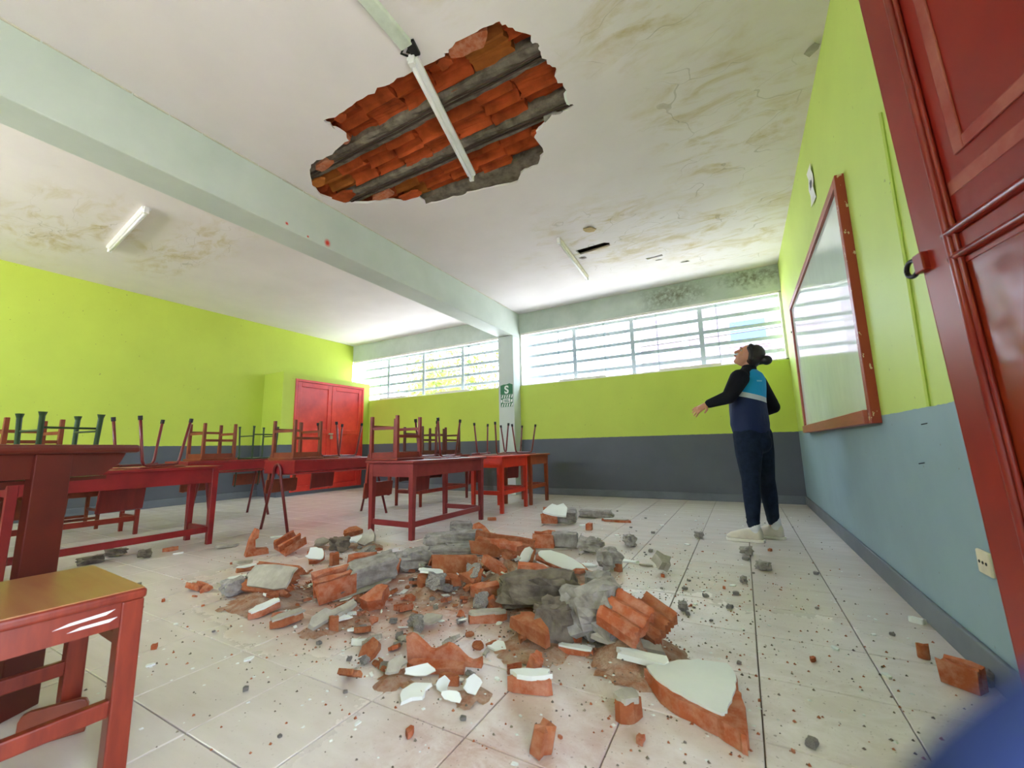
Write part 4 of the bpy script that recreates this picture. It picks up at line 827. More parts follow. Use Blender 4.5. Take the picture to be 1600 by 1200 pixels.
def lump(w, l, h, seed, n=5, boxy=0.45, rough=0.16):
    m = MB(); idx = {}
    off = Vector((seed * 3.7, seed * 1.3, seed * 2.1))
    def vert(p):
        key = tuple(round(c, 4) for c in p)
        if key not in idx:
            v = Vector(p); s_ = v.normalized() * 1.15; q = v * (1 - boxy * 0.55) + s_ * boxy * 0.55
            q = q * (1 + rough * (noise.noise(v * 1.3 + off) * 1.6 + noise.noise(v * 3.7 + off) * 0.7))
            idx[key] = len(m.v); m.v.append((q.x * w / 2, q.y * l / 2, q.z * h / 2))
        return idx[key]
    for ax in range(3):
        for sg_ in (-1, 1):
            for i in range(n):
                for j in range(n):
                    q = []
                    for a, b_ in ((0, 0), (1, 0), (1, 1), (0, 1)):
                        c = [0, 0, 0]; c[ax] = sg_; c[(ax + 1) % 3] = -1 + 2 * (i + a) / n; c[(ax + 2) % 3] = -1 + 2 * (j + b_) / n; q.append(vert(c))
                    m.f.append(tuple(q if sg_ > 0 else reversed(q)))
    return m
def ribbed(w, l, th, seed, waves=2.5, amp=None):
    rn = random.Random(seed); n, k = 22, 6; amp = amp or l * 0.09; m = MB(); top, bot = [], []
    for i in range(n + 1):
        t_ = i / n; y = (t_ - 0.5) * l; z = amp * (abs(math.sin(t_ * waves * PI)) * 2 - 1)
        e0, e1 = rn.uniform(0, 0.06) * w, rn.uniform(0, 0.12) * w
        for j in range(k + 1):
            x = -w / 2 + e0 + (w - e0 - e1) * j / k; top.append((x, y, z + th / 2 + rn.uniform(-1, 1) * 0.002)); bot.append((x, y, z * 0.3 - th / 2))
    m.v = top + bot; o = len(top); c = k + 1
    for i in range(n):
        for j in range(k):
            a = i * c + j; m.f.append((a, a + 1, a + 1 + c, a + c)); m.f.append((o + a + c, o + a + 1 + c, o + a + 1, o + a))
        m.f.append((i * c, i * c + c, o + i * c + c, o + i * c)); m.f.append((i * c + k, o + i * c + k, o + i * c + c + k, i * c + c + k))
    for j in range(k):
        m.f.append((j, o + j, o + j + 1, j + 1)); a = n * c + j; m.f.append((a, a + 1, o + a + 1, o + a))
    return m
def channel(w, l, h, seed):
    rn = random.Random(seed); t_ = max(0.012, h * 0.16)
    sec = [(-l / 2, -h / 2), (l / 2, -h / 2), (l / 2, h * 0.5), (l / 2 - t_, h * 0.42), (l / 2 - t_, -h / 2 + t_), (t_ / 2, -h / 2 + t_), (t_ / 2, h * 0.36), (-t_ / 2, h * 0.28), (-t_ / 2, -h / 2 + t_), (-l / 2 + t_, -h / 2 + t_), (-l / 2 + t_, h * 0.3), (-l / 2, h * 0.44)]
    m = MB(); n = len(sec); xs = [-w / 2, -w / 6, w / 5, w / 2]
    for i, x in enumerate(xs):
        for y, z in sec:
            k = rn.uniform(0.72, 1.05) if z > 0 else 1.0
            m.v.append((x + (rn.uniform(-1, 1) * w * 0.07 if i in (0, 3) else 0), y, z * k))
    for i in range(3):
        for q in range(n): m.f.append((i * n + q, i * n + (q + 1) % n, (i + 1) * n + (q + 1) % n, (i + 1) * n + q))
    m.f += [tuple(reversed(range(n))), tuple(range(3 * n, 4 * n))]
    return m
CATS = dict(L=('brick_fragment', 'brick'), grey=('mortar_slab', 'plaster'), chan=('brick_fragment', 'brick'), rib=('brick_fragment', 'brick'), clayw=('brick_fragment', 'brick'), clay=('brick_fragment', 'brick'), white=('plaster_flake', 'plaster'), conc=('concrete_chunk', 'concrete'), combo=('concrete_fragment', 'concrete'), roof=('brick_fragment', 'brick'), wavy=('brick_fragment', 'brick'), lean=('brick_fragment', 'brick'))
def tri(m): return m
SPOTS = []
for n_, (kind, x, y, zc, w, lr, h, yaw, tx, ty, label) in enumerate(FRAG):
    SPOTS.append((x, y, zc, w, h))
    rot = (math.radians(abs(tx)), math.radians(ty), math.radians(yaw)); l = w * lr; sd = n_ + 11
    if kind == 'bigplate':
        e = empty('brick_fragment', (0, 0, 0)); PL = [(-0.36, 1.538), (-0.263, 1.638), (-0.201, 1.674), (-0.11, 1.686), (-0.082, 1.608), (-0.081, 1.541), (-0.068, 1.493), (-0.056, 1.371), (-0.059, 1.325), (-0.075, 1.333), (-0.13, 1.369), (-0.234, 1.409), (-0.296, 1.452)]; WH = [(-0.353, 1.546), (-0.262, 1.634), (-0.2, 1.67), (-0.113, 1.684), (-0.086, 1.614), (-0.085, 1.546), (-0.095, 1.461), (-0.105, 1.401), (-0.118, 1.382), (-0.182, 1.407), (-0.256, 1.441), (-0.311, 1.484)]
        cx_, cy_ = sum(p[0] for p in PL) / len(PL), sum(p[1] for p in PL) / len(PL)
        e.location = (cx_, cy_, 0.0)
        MB().prism(ragged([(a - cx_, b_ - cy_) for a, b_ in PL], 0.006, 3, 3), 0.002, 0.05).build('clay', M_CLAY, e)
        MB().prism(ragged([(a - cx_, b_ - cy_) for a, b_ in WH], 0.004, 3, 4), 0.05, 0.0575).build('plaster_skin', M_PLAST, e)
        tag(e, label, 'brick'); continue
    nm, cat = CATS[kind]; parts = []
    cm = (M_CLAY, M_CLAYB, M_CLAY)[n_ % 3] if 'brown' not in label else M_CLAYB
    if kind == 'clay': parts = [('clay', plate(w, l, h, sd, 9, 0.34), cm)]
    elif kind == 'clayw': parts = [('clay', plate(w, l, h * 0.75, sd), cm), ('plaster_skin', MB().prism(ipoly(0, 0, w * 0.98, l * 0.98, 13, sd, 0.22), h * 0.34, h * 0.58), M_PLAST if 'white' in label or 'plaster' in label else M_PLASTG)]
    elif kind == 'grey': parts = [('slab', plate(w, l, h, sd, 9, 0.3), M_PLASTG)]
    elif kind == 'white': parts = [('flake', plate(w, l, h, sd, 10, 0.3), M_PLAST if 'grey' not in label else M_PLASTG)]
    elif kind == 'conc': parts = [('chunk', lump(w * 1.05, l * 1.05, h, sd, 6, 0.3, 0.14) if 'joist' in label or 'slab' in label or 'bar' in label else lump(w * 1.1, l * 1.1, h * 1.05, sd, 6, 0.85, 0.3), M_CONC if 'dark' not in label else M_CONCD)]
    elif kind == 'rib':
        parts = [('clay', ribbed(w, l, h, sd, 1.4 if 'wavy' in label else 2.5, l * (0.16 if 'wavy' in label else 0.08)), cm)]
        if 'plaster face' in label: parts.append(('plaster_skin', MB().prism(ipoly(-w * 0.02, -l * 0.32, w * 0.95, l * 0.42, 13, sd, 0.15), h * 0.9, h * 1.15), M_PLASTG))
    elif kind == 'roof':
        sec = [(-l / 2, -h / 2), (-l / 2 + 0.02, -h / 2), (0, h * 0.28), (l / 2 - 0.02, -h / 2), (l / 2, -h / 2), (0.02, h / 2), (-0.02, h / 2)]
        parts = [('clay', MB().prism(sec, -w / 2, w / 2, 0), cm)]
    elif kind == 'wavy':      # thin upright wall of a broken hollow brick: ragged wavy top edge, plus its foot
        q = MB(); nn = 16; rr = random.Random(sd)
        top = [(-w / 2 + w * i / nn, h * (0.42 + 0.22 * math.sin(i * 0.75 + 0.6) - 0.035 * i + rr.uniform(-1, 1) * 0.03)) for i in range(nn + 1)]
        q.prism([(-w / 2, -h / 2)] + [(a, b_) for a, b_ in top][::1] + [(w / 2, -h / 2)], -0.011, 0.011, 1)
        q2 = plate(w * 0.8, l * 0.8, 0.02, sd); q2.v = [(a - w * 0.05, b_ - l * 0.35, c_ - h / 2 + 0.01) for a, b_, c_ in q2.v]
        parts = [('clay_wall', q, M_CLAY), ('clay_foot', q2, M_CLAY)]
    elif kind == 'lean':      # plate standing on its long edge: plaster on one face, ribbed clay on the other
        parts = [('clay', ribbed(w, l, 0.03, sd, 2.5, 0.012), M_CLAYB), ('plaster_skin', MB().prism(ipoly(0, 0, w * 0.98, l * 0.96, 14, sd, 0.12), 0.026, 0.038), M_PLASTG)]
    elif kind == 'chan': parts = [('clay', channel(w, l, h, sd), cm)]
    elif kind == 'L': parts = [('clay', MB().prism([(-w / 2, -h / 2), (w / 2, -h / 2), (w * 0.46, -h * 0.3), (-w * 0.1, -h * 0.26), (-w * 0.13, h * 0.1), (w * 0.0, h * 0.16), (w * 0.02, h * 0.45), (-w * 0.12, h / 2), (-w * 0.36, h * 0.1)], -l / 2, l / 2, 1), cm)]
    elif kind == 'combo':
        a = lump(w * 0.58, l * 0.8, h * 0.85, sd, 5, 0.2, 0.1); a.v = [(p[0] + w * 0.2, p[1] + l * 0.08, p[2]) for p in a.v]
        b_ = channel(w * 0.46, l * 0.85, h * 0.95, sd); b_.v = [(p[0] - w * 0.26, p[1], p[2]) for p in b_.v]
        parts = [('concrete', a, M_CONC), ('clay', b_, M_CLAY), ('plaster_skin', MB().prism(ipoly(0, 0, w, l, 13, sd, 0.12), -h * 0.55, -h * 0.47), M_PLASTG)]
    Rm = Euler(rot).to_matrix(); zmin = min((Rm @ Vector(v)).z for _, m, _ in parts for v in m.v)
    if zc + zmin < 0.001 or zc <= h * 0.7 + 0.015: z = 0.0012 - zmin
    else: z = zc
    if len(parts) == 1:
        o = parts[0][1].build(nm, parts[0][2]); o.location = (x, y, z); o.rotation_euler = rot
    else:
        o = empty(nm, (x, y, z), rot)
        for pn, m, mt in parts: m.build(pn, mt, o)
    tag(o, label, cat)
# loose grit that fills the heap between the fragments
def heap_h(x, y):
    hgt = 0.0
    for a, b_, zc, w, h in SPOTS:
        hh = zc - h * 0.55
        if hh > 0.034: hgt = max(hgt, hh * 0.9 * math.exp(-((x - a) ** 2 + (y - b_) ** 2) / (0.5 * w + 0.03) ** 2 * 1.2))
    return hgt
m = MB(); nx, ny = 110, 84; gx0, gx1, gy0, gy1 = -3.5, -0.1, 1.05, 3.1; zz = {}
for i in range(nx + 1):
    for j in range(ny + 1):
        x, y = gx0 + (gx1 - gx0) * i / nx, gy0 + (gy1 - gy0) * j / ny; v = Vector((x, y, 0))
        zz[i, j] = heap_h(x, y) * (0.85 + 0.3 * noise.noise(v * 9)) + 0.012 * noise.noise(v * 22) - 0.012
        m.v.append((x, y, zz[i, j]))
for i in range(nx):
    for j in range(ny):
        if max(zz[i, j], zz[i + 1, j], zz[i, j + 1], zz[i + 1, j + 1]) > 0.006: m.f.append((i * (ny + 1) + j, (i + 1) * (ny + 1) + j, (i + 1) * (ny + 1) + j + 1, i * (ny + 1) + j + 1))
t = NT('mixed_grit'); f1 = t.noise(t.pos(), 14, 6, 0.7); f2 = t.noise(t.pos(), 3, 3); c = t.mix(t.ramp(f1, 0.4, 0.6), srgb((194, 168, 148)), srgb((174, 124, 96))); c = t.mix(t.ramp(f2, 0.5, 0.7), c, srgb((168, 152, 138)))
M_GRIT = t.out(c, 0.95, 0.1, t.noise(t.pos(), 60, 6, 0.7), 0.9, 0.02)
tag(m.build('rubble_grit', M_GRIT, smooth=False), 'fine reddish grey grit filling the rubble heap', 'grit', kind='stuff')
# countable small chips on the tiles
chipm = {}
for kd, mt in (('conc', M_CONC), ('clay', M_CLAY), ('white', M_PLAST)):
    chipm[kd] = [(lump(1, 0.8, 0.55, 200 + q, 3) if kd == 'conc' else plate(1, 0.7, 0.45 if kd == 'clay' else 0.14, 220 + q, 8, 0.3)).mesh(kd + '_chip', mt) for q in range(4)]
NAMES = dict(conc=('concrete_chip', 'small grey mortar chip scattered on the tiles', 'concrete', 'grey chips scattered on the tiles'), clay=('clay_chip', 'small terracotta chip scattered on the tiles', 'brick', 'terracotta chips scattered on the tiles'), white=('plaster_chip', 'small white plaster chip scattered on the tiles', 'plaster', 'white chips scattered on the tiles'))
rn = random.Random(31); made = 0; placed = []
while made < 170:
    q = rn.random()
    if q < 0.5: x, y = rn.gauss(-1.45, 0.85), rn.gauss(1.75, 0.55)
    elif q < 0.8: x, y = rn.gauss(-0.5, 0.6), rn.gauss(2.3, 0.8)
    else: x, y = rn.uniform(-3.4, 0.55), rn.uniform(0.75, 5.2)
    kd = rn.choices(('conc', 'clay', 'white'), (4, 1.6, 3))[0]; s_ = 0.012 + 0.03 * rn.random() ** 2.2 * (1.3 if kd == 'white' else 1)
    if x > R - 0.06 or y < 0.7 or y > 6.2 or x < -4.1: continue
    if (x + 1.665) ** 2 + (y - 0.345) ** 2 < 0.35 ** 2 or (x + 2.0 - 0.4) ** 2 + (y - 0.3) ** 2 < 0.25: continue
    if any((x - a) ** 2 + (y - b_) ** 2 < (0.5 * w + s_ * 0.6) ** 2 for a, b_, _, w, _ in SPOTS) or heap_h(x, y) > 0.008: continue
    if any((x - a) ** 2 + (y - b_) ** 2 < (s_ + c_) ** 2 * 0.5 for a, b_, c_ in placed) or (-0.35 < x < 0.35 and 3.8 < y < 4.4): continue
    if -3.25 < x < -2.55 and 2.8 < y < 4.1: continue
    nm, lb, ct, gp = NAMES[kd]; o = bpy.data.objects.new(nm, chipm[kd][rn.randrange(4)]); COL.objects.link(o)
    hz = s_ * (0.3 if kd == 'conc' else 0.26 if kd == 'clay' else 0.09)
    o.location = (x, y, hz); o.scale = (s_, s_, s_); o.rotation_euler = (0, 0, rn.uniform(0, 6.28)); placed.append((x, y, s_))
    zn = 'towards the teal wall' if x > 0.05 else 'on the far tiles near the back wall' if y > 3.0 else 'between the heap and the person' if x > -0.9 and y > 1.9 else 'in front of the rubble heap' if y < 1.3 else 'close around the rubble heap'
    tag(o, lb.replace('scattered on the tiles', 'scattered ' + zn), ct, gp + ' ' + zn); made += 1
# uncountable crumbs
for kd, mt, nm, cnt in (('c', M_CONCD, 'mortar_crumbs', 1500), ('r', M_CLAYB, 'clay_crumbs', 1100), ('w', M_PLAST, 'plaster_crumbs', 700)):
    m = MB()
    for _ in range(cnt):
        q = rn.random()
        if q < 0.45: x, y = rn.gauss(-1.5, 0.75), rn.gauss(1.75, 0.5)
        elif q < 0.8: x, y = rn.gauss(-0.45, 0.45), rn.gauss(2.05, 0.65)
        else: x, y = rn.uniform(-3.6, 0.6), rn.uniform(0.6, 5.5)
        if not (-4 < x < R - 0.03 and 0.6 < y < 6.3): continue
        s_ = rn.uniform(0.002, 0.0065) * (1.4 if kd == 'w' else 1); z = max(0, heap_h(x, y) - 0.006); a = rn.uniform(0, 6.28); ca, sa = math.cos(a) * s_, math.sin(a) * s_
        m.add([(x + ca, y + sa, z), (x - sa, y + ca * 0.8, z), (x - ca * 0.9, y - sa, z), (x + sa, y - ca * 0.7, z), (x + ca * 0.2, y + sa * 0.3, z + s_ * (0.4 if kd == 'w' else 1.0))], [(0, 1, 4), (1, 2, 4), (2, 3, 4), (3, 0, 4)])
    tag(m.build(nm, mt), {'c': 'dark mortar crumbs', 'r': 'terracotta crumbs', 'w': 'white plaster crumbs'}[kd] + ' sprinkled over the tiles', 'crumbs', kind='stuff')
# the many smaller shards between the big fragments, each on its own
shard = dict(clay=[], grey=[], white=[])
for q in range(6):
    shard['clay'].append((ribbed(1, 0.6, 0.16, 300 + q, 1.5, 0.07) if q == 0 else channel(1, 0.6, 0.32, 300 + q) if q == 1 else plate(1, 0.5 + 0.08 * q, 0.22, 300 + q, 9, 0.35)).mesh('clay_shard', M_CLAY if q % 2 else M_CLAYB))
    shard['grey'].append((lump(1, 0.75, 0.6, 320 + q, 4, 0.8, 0.3) if q % 2 else plate(1, 0.6, 0.16, 320 + q, 9, 0.35)).mesh('mortar_shard', M_CONC if q % 2 else M_PLASTG))
    shard['white'].append(plate(1, 0.65, 0.08, 340 + q, 9, 0.4).mesh('plaster_shard', M_PLAST))
SN = dict(clay=('clay_shard', 'broken terracotta shard lying loose ', 'brick', 'loose terracotta shards of the heap'), grey=('mortar_shard', 'rough grey mortar shard lying loose ', 'concrete', 'loose mortar shards of the heap'), white=('plaster_shard', 'thin white plaster shard lying loose ', 'plaster', 'loose plaster shards of the heap'))
zones = [(-2.35, 1.65, 0.42, 0.22, 40), (-1.75, 1.75, 0.45, 0.28, 75), (-1.35, 2.0, 0.40, 0.30, 60), (-0.95, 1.75, 0.35, 0.22, 35), (-1.05, 1.22, 0.22, 0.07, 16), (-2.3, 2.35, 0.5, 0.18, 30), (-1.45, 1.35, 0.3, 0.1, 18), (-1.2, 2.3, 0.4, 0.2, 30), (-1.85, 2.2, 0.3, 0.2, 30)]
ZN = ('at the left end of the rubble heap', 'around the long concrete and clay block', 'around the crest of the rubble heap', 'near the ribbed clay combs', 'around the wavy terracotta plate', 'between the desks and the rubble heap', 'at the front left of the rubble heap', 'behind the largest dark concrete block', 'between the straight joist piece and the long block')
for (zx, zy, sx_, sy_, cnt), zn in zip(zones, ZN):
    for _ in range(cnt):
        x, y = rn.gauss(zx, sx_ * 0.75), rn.gauss(zy, sy_ * 0.75)
        if (x + 1.665) ** 2 + (y - 0.345) ** 2 < 0.3: continue
        kd = rn.choices(('clay', 'grey', 'white'), (5, 3, 3))[0]; s_ = 0.03 + (0.035 if zy < 1.3 else 0.09) * rn.random() ** 1.6
        if kd == 'white': s_ *= 0.75
        tilt = rn.gauss(0, 0.28); tl2 = rn.gauss(0, 0.28); q = shard[kd][rn.randrange(6)]
        nm, lb, ct, gp = SN[kd]; o = bpy.data.objects.new(nm, q); COL.objects.link(o); o.scale = (s_, s_, s_); o.rotation_euler = (tilt, tl2, rn.uniform(0, 6.28))
        Rm = o.rotation_euler.to_matrix(); zmin = min((Rm @ v.co).z for v in q.vertices) * s_
        o.location = (x, y, max(heap_h(x, y) * 0.9 - 0.01, 0.001) - zmin * 0.9); tag(o, lb + zn, ct, gp + ' ' + zn)

# ------------------------------------------------------------------ person looking up at the ceiling
def sph(m, c, r, rot=None, n=14, k=9):
    c = Vector(c); r = (r, r, r) if not isinstance(r, (tuple, list)) else r; q = Euler(rot).to_matrix() if rot is not None else Matrix.Identity(3)
    vs = [c + q @ Vector((0, 0, -r[2]))]
    for i in range(1, k):
        a = -PI / 2 + PI * i / k
        for j in range(n): b_ = 2 * PI * j / n; vs.append(c + q @ Vector((r[0] * math.cos(a) * math.cos(b_), r[1] * math.cos(a) * math.sin(b_), r[2] * math.sin(a))))
    vs.append(c + q @ Vector((0, 0, r[2]))); fs = []
    for j in range(n): fs.append((0, 1 + (j + 1) % n, 1 + j)); fs.append((len(vs) - 1, len(vs) - 1 - n + j, len(vs) - 1 - n + (j + 1) % n))
    for i in range(k - 2):
        for j in range(n): a = 1 + i * n; fs.append((a + j, a + (j + 1) % n, a + n + (j + 1) % n, a + n + j))
    m.add(vs, fs)
def limb(m, pts, rs, n=14):
    pts = [Vector(p) for p in pts]; P, Q = [], []
    for i in range(len(pts) - 1):
        st = max(2, int((pts[i + 1] - pts[i]).length / 0.025))
        for k in range(st): P.append(pts[i].lerp(pts[i + 1], k / st)); Q.append(rs[i] + (rs[i + 1] - rs[i]) * k / st)
    P.append(pts[-1]); Q.append(rs[-1])
    m.tube(P, Q, n); 
    for p, r in zip(pts, rs): sph(m, p, r * 0.99)
def skin(m, name, mat, par, vox, it=6):
    o = m.build(name, mat, par); r = o.modifiers.new('remesh', 'REMESH'); r.mode = 'VOXEL'; r.voxel_size = vox; r.use_smooth_shade = True
    s_ = o.modifiers.new('smooth', 'SMOOTH'); s_.iterations = it; s_.factor = 0.5; return o
M_SKIN = simple('skin', (196, 138, 108), 0.5, 0.4, var=0.05); M_HAIR = simple('dark_brown_hair', (34, 24, 20), 0.45, 0.5, scale=30)
M_JEAN = simple('dark_navy_denim', (30, 42, 62), 0.85, 0.2, scale=20, c2=(20, 28, 44)); M_SWEAT = simple('black_knit', (26, 26, 32), 0.85, 0.2)
M_SHOE = simple('off_white_canvas_shoe', (212, 204, 190), 0.6, var=0.06); M_SOLE = simple('pale_rubber_sole', (228, 224, 214), 0.6, var=0.04); M_SOCK = simple('white_sock', (226, 226, 230), 0.8, var=0.03)
t = NT('cyan_and_navy_vest'); sp_ = t.sep(t.pos()); zz_ = t.math('ADD', sp_[2], t.math('MULTIPLY', sp_[0], 0.28))
c = t.mix(t.math('GREATER_THAN', zz_, 1.185), srgb((28, 40, 78)), srgb((198, 204, 210))); c = t.mix(t.math('GREATER_THAN', zz_, 1.228), c, srgb((24, 148, 206)))
M_VEST = t.out(c, 0.7, 0.3, t.noise(t.pos(), 14, 3), 0.25, 0.02)
PX, PY = 0.06, 4.08
pr_ = empty('person', (PX, PY, 0)); tag(pr_, 'person in cyan and navy vest and dark jeans looking up at the ceiling', 'person')
def pm_(): return MB()
def fin(m):
    m.v = [(a - PX, b_ - PY, c_) for a, b_, c_ in m.v]; return m
hipL, hipR, kneL, kneR, ankL, ankR = (0.045, 4.01, 0.86), (0.125, 4.15, 0.86), (0.035, 3.995, 0.49), (0.15, 4.165, 0.485), (0.02, 3.99, 0.10), (0.17, 4.19, 0.10)
shL, shR, elL, elR = (0.03, 3.905, 1.33), (0.165, 4.245, 1.33), (-0.06, 3.85, 1.175), (0.265, 4.25, 1.10)
wrL, wrR = (-0.225, 3.84, 1.125), (0.05, 4.32, 1.02)
hc = Vector((0.118, 4.085, 1.548)); HR = (0, 0.56, 0)            # head tipped back: local -x is the face
hq = Euler(HR).to_matrix()
def hp(x, y, z): return hc + hq @ Vector((x, y, z))
b = pm_()
limb(b, [hipL, kneL, ankL], [0.07, 0.045, 0.034]); limb(b, [hipR, kneR, ankR], [0.07, 0.045, 0.034])
sph(b, (0.085, 4.08, 0.92), (0.11, 0.13, 0.11)); sph(b, (0.075, 4.08, 1.08), (0.09, 0.12, 0.16)); sph(b, (0.085, 4.08, 1.27), (0.10, 0.14, 0.15))
limb(b, [shL, elL, wrL], [0.045, 0.035, 0.024]); limb(b, [shR, elR, wrR], [0.045, 0.035, 0.024]); limb(b, [shL, (0.09, 4.08, 1.39), shR], [0.045, 0.055, 0.045])
limb(b, [(0.105, 4.085, 1.36), (0.115, 4.085, 1.49)], [0.055, 0.050])
sph(b, hp(0.012, 0, 0.015), (0.088, 0.072, 0.092)); sph(b, hp(-0.022, 0, -0.045), (0.062, 0.056, 0.065)); limb(b, [hp(-0.045, 0, -0.075), hp(-0.062, 0, -0.085)], [0.032, 0.022])
limb(b, [hp(-0.075, 0, 0.024), hp(-0.103, 0, -0.016)], [0.009, 0.013]); sph(b, hp(-0.082, 0, -0.045), (0.012, 0.022, 0.009)); sph(b, hp(-0.078, 0, 0.034), (0.012, 0.045, 0.010))
for s_ in (-1, 1): sph(b, hp(0.008, s_ * 0.073, -0.01), (0.016, 0.008, 0.028)); sph(b, hp(-0.055, s_ * 0.036, -0.02), (0.022, 0.018, 0.022))
# left hand: palm down, fingers spread and slightly bent; right hand rests at the waist
wl = Vector(wrL); hd = Vector((-0.78, -0.05, -0.42)).normalized(); sd = Vector((0.35, -0.55, -0.62)); sd = (sd - hd * sd.dot(hd)).normalized(); nd = hd.cross(sd).normalized()
limb(b, [wl, wl + hd * 0.035, wl + hd * 0.07], [0.022, 0.027, 0.024])
for k_, (s0, ln, spd) in enumerate(((-0.027, 0.058, -0.32), (-0.010, 0.070, -0.10), (0.009, 0.074, 0.10), (0.026, 0.066, 0.30))):
    a = wl + hd * 0.075 + sd * s0; d1 = (hd + sd * spd).normalized(); d2 = (d1 - nd * 0.25 + Vector((0, 0, -0.35))).normalized()
    limb(b, [wl + hd * 0.045 + sd * s0 * 0.8, a, a + d1 * ln * 0.5, a + d1 * ln * 0.5 + d2 * ln * 0.5], [0.011, 0.0095, 0.0085, 0.0068], 8)
a = wl + hd * 0.02 + sd * 0.022; limb(b, [a, a + sd * 0.03 + hd * 0.012, a + sd * 0.045 + hd * 0.04], [0.012, 0.010, 0.008], 8)
wr = Vector(wrR); hd2 = Vector((-0.9, 0.05, -0.1)).normalized(); limb(b, [wr, wr + hd2 * 0.07], [0.022, 0.026])
for k_ in range(4): limb(b, [wr + hd2 * 0.06 + Vector((0, 0, 0.03 - 0.02 * k_)), wr + hd2 * 0.10 + Vector((0, -0.01, 0.03 - 0.02 * k_)), wr + hd2 * 0.11 + Vector((0, -0.045, 0.028 - 0.02 * k_))], [0.0095, 0.009, 0.007], 8)
limb(b, [wr + hd2 * 0.02, wr + hd2 * 0.05 + Vector((0, -0.02, 0.045))], [0.011, 0.008], 8)
skin(fin(b), 'body', M_SKIN, pr_, 0.0055, 3)
# face details
for s_ in (-1, 1):
    e_ = pm_(); sph(e_, hp(-0.066, s_ * 0.031, 0.012), (0.009, 0.011, 0.006), HR); eo = fin(e_).build('eye', simple('eye_white', (176, 164, 156), 0.3, var=0.02), pr_, smooth=True)
    i_ = pm_(); sph(i_, hp(-0.076, s_ * 0.031, 0.013), (0.004, 0.006, 0.006), HR, 8, 6); fin(i_).build('iris', M_HAIR, eo, smooth=True)
    w_ = pm_(); limb(w_, [hp(-0.089, s_ * 0.014, 0.034), hp(-0.082, s_ * 0.048, 0.034)], [0.0035, 0.0025], 6); fin(w_).build('eyebrow', M_HAIR, pr_, smooth=True)
lp = pm_(); limb(lp, [hp(-0.089, -0.018, -0.046), hp(-0.095, 0, -0.045), hp(-0.089, 0.018, -0.046)], [0.004, 0.0065, 0.004], 8); fin(lp).build('lips', simple('lips', (158, 84, 76), 0.5, var=0.02), pr_, smooth=True)
hr = pm_(); sph(hr, hp(0.036, 0, 0.028), (0.083, 0.083, 0.088), HR); sph(hr, hp(0.05, 0, -0.02), (0.062, 0.076, 0.075), HR); limb(hr, [hp(-0.018, -0.048, 0.078), hp(-0.024, 0, 0.088), hp(-0.018, 0.048, 0.078)], [0.02, 0.02, 0.02])
for s_ in (-1, 1): limb(hr, [hp(-0.025, s_ * 0.066, 0.05), hp(0.005, s_ * 0.075, 0.025), hp(0.03, s_ * 0.07, -0.03)], [0.016, 0.016, 0.02])
hb = skin(fin(hr), 'hair', M_HAIR, pr_, 0.006, 3)
bn = pm_(); sph(bn, (0.248, 4.085, 1.492), (0.044, 0.046, 0.042)); limb(bn, [hp(0.07, 0, -0.02), (0.23, 4.085, 1.495)], [0.04, 0.035])
skin(fin(bn), 'hair_bun', M_HAIR, hb, 0.006, 3)
# clothes
sw = pm_(); limb(sw, [shL, elL, tuple(Vector(wrL) + Vector((0.012, 0, 0.003)))], [0.078, 0.058, 0.038]); limb(sw, [shR, elR, wrR], [0.078, 0.058, 0.040]); limb(sw, [shL, (0.10, 4.08, 1.385), shR], [0.055, 0.075, 0.055])
limb(sw, [(0.10, 4.085, 1.37), (0.112, 4.085, 1.435)], [0.075, 0.060]); sph(sw, (0.085, 4.08, 1.22), (0.10, 0.14, 0.15))
skin(fin(sw), 'sweater', M_SWEAT, pr_, 0.008, 5)
vs = pm_(); tz = (0, 0, -0.42)
ring, nr = [(0.865, 0.120, 0.165, 0.080), (0.88, 0.132, 0.178, 0.078), (0.95, 0.140, 0.184, 0.072), (1.05, 0.138, 0.184, 0.070), (1.15, 0.134, 0.180, 0.074), (1.25, 0.134, 0.178, 0.083), (1.33, 0.130, 0.168, 0.094), (1.385, 0.100, 0.135, 0.102), (1.42, 0.055, 0.075, 0.108)], 28
for z, rx, ry, cx_ in ring:
    for j in range(nr):
        a = 2 * PI * j / nr; px_, py_ = rx * math.cos(a), ry * math.sin(a); wr_ = 1 + 0.03 * math.sin(a * 5 + z * 40) * (1 if z < 1.1 else 0.3)
        vs.v.append((cx_ + (px_ * math.cos(-0.42) - py_ * math.sin(-0.42)) * wr_, 4.08 + (px_ * math.sin(-0.42) + py_ * math.cos(-0.42)) * wr_, z))
for i in range(len(ring) - 1):
    for j in range(nr): vs.f.append((i * nr + j, i * nr + (j + 1) % nr, (i + 1) * nr + (j + 1) % nr, (i + 1) * nr + j))
vs.f += [tuple(reversed(range(nr))), tuple(range((len(ring) - 1) * nr, len(ring) * nr))]
limb(vs, [(0.05, 3.98, 1.36), (0.115, 4.085, 1.395), (0.16, 4.18, 1.36)], [0.05, 0.06, 0.05])
vo = skin(fin(vs), 'vest', M_VEST, pr_, 0.009, 5)
lg_ = MB(); 
for k_, (x0, z0, w_, h_) in enumerate(((0, 0.0, 0.05, 0.012),)): lg_.b2((x0 - w_ / 2, -0.001, z0 - h_ / 2), (x0 + w_ / 2, 0.001, z0 + h_ / 2))
lo = lg_.build('printed_mark', simple('pale_blue_print', (120, 186, 216), 0.6, var=0.02), vo); lo.location = (0.172 - PX, 3.935 - PY, 1.30); lo.rotation_euler = (0.05, 0, 0.75)
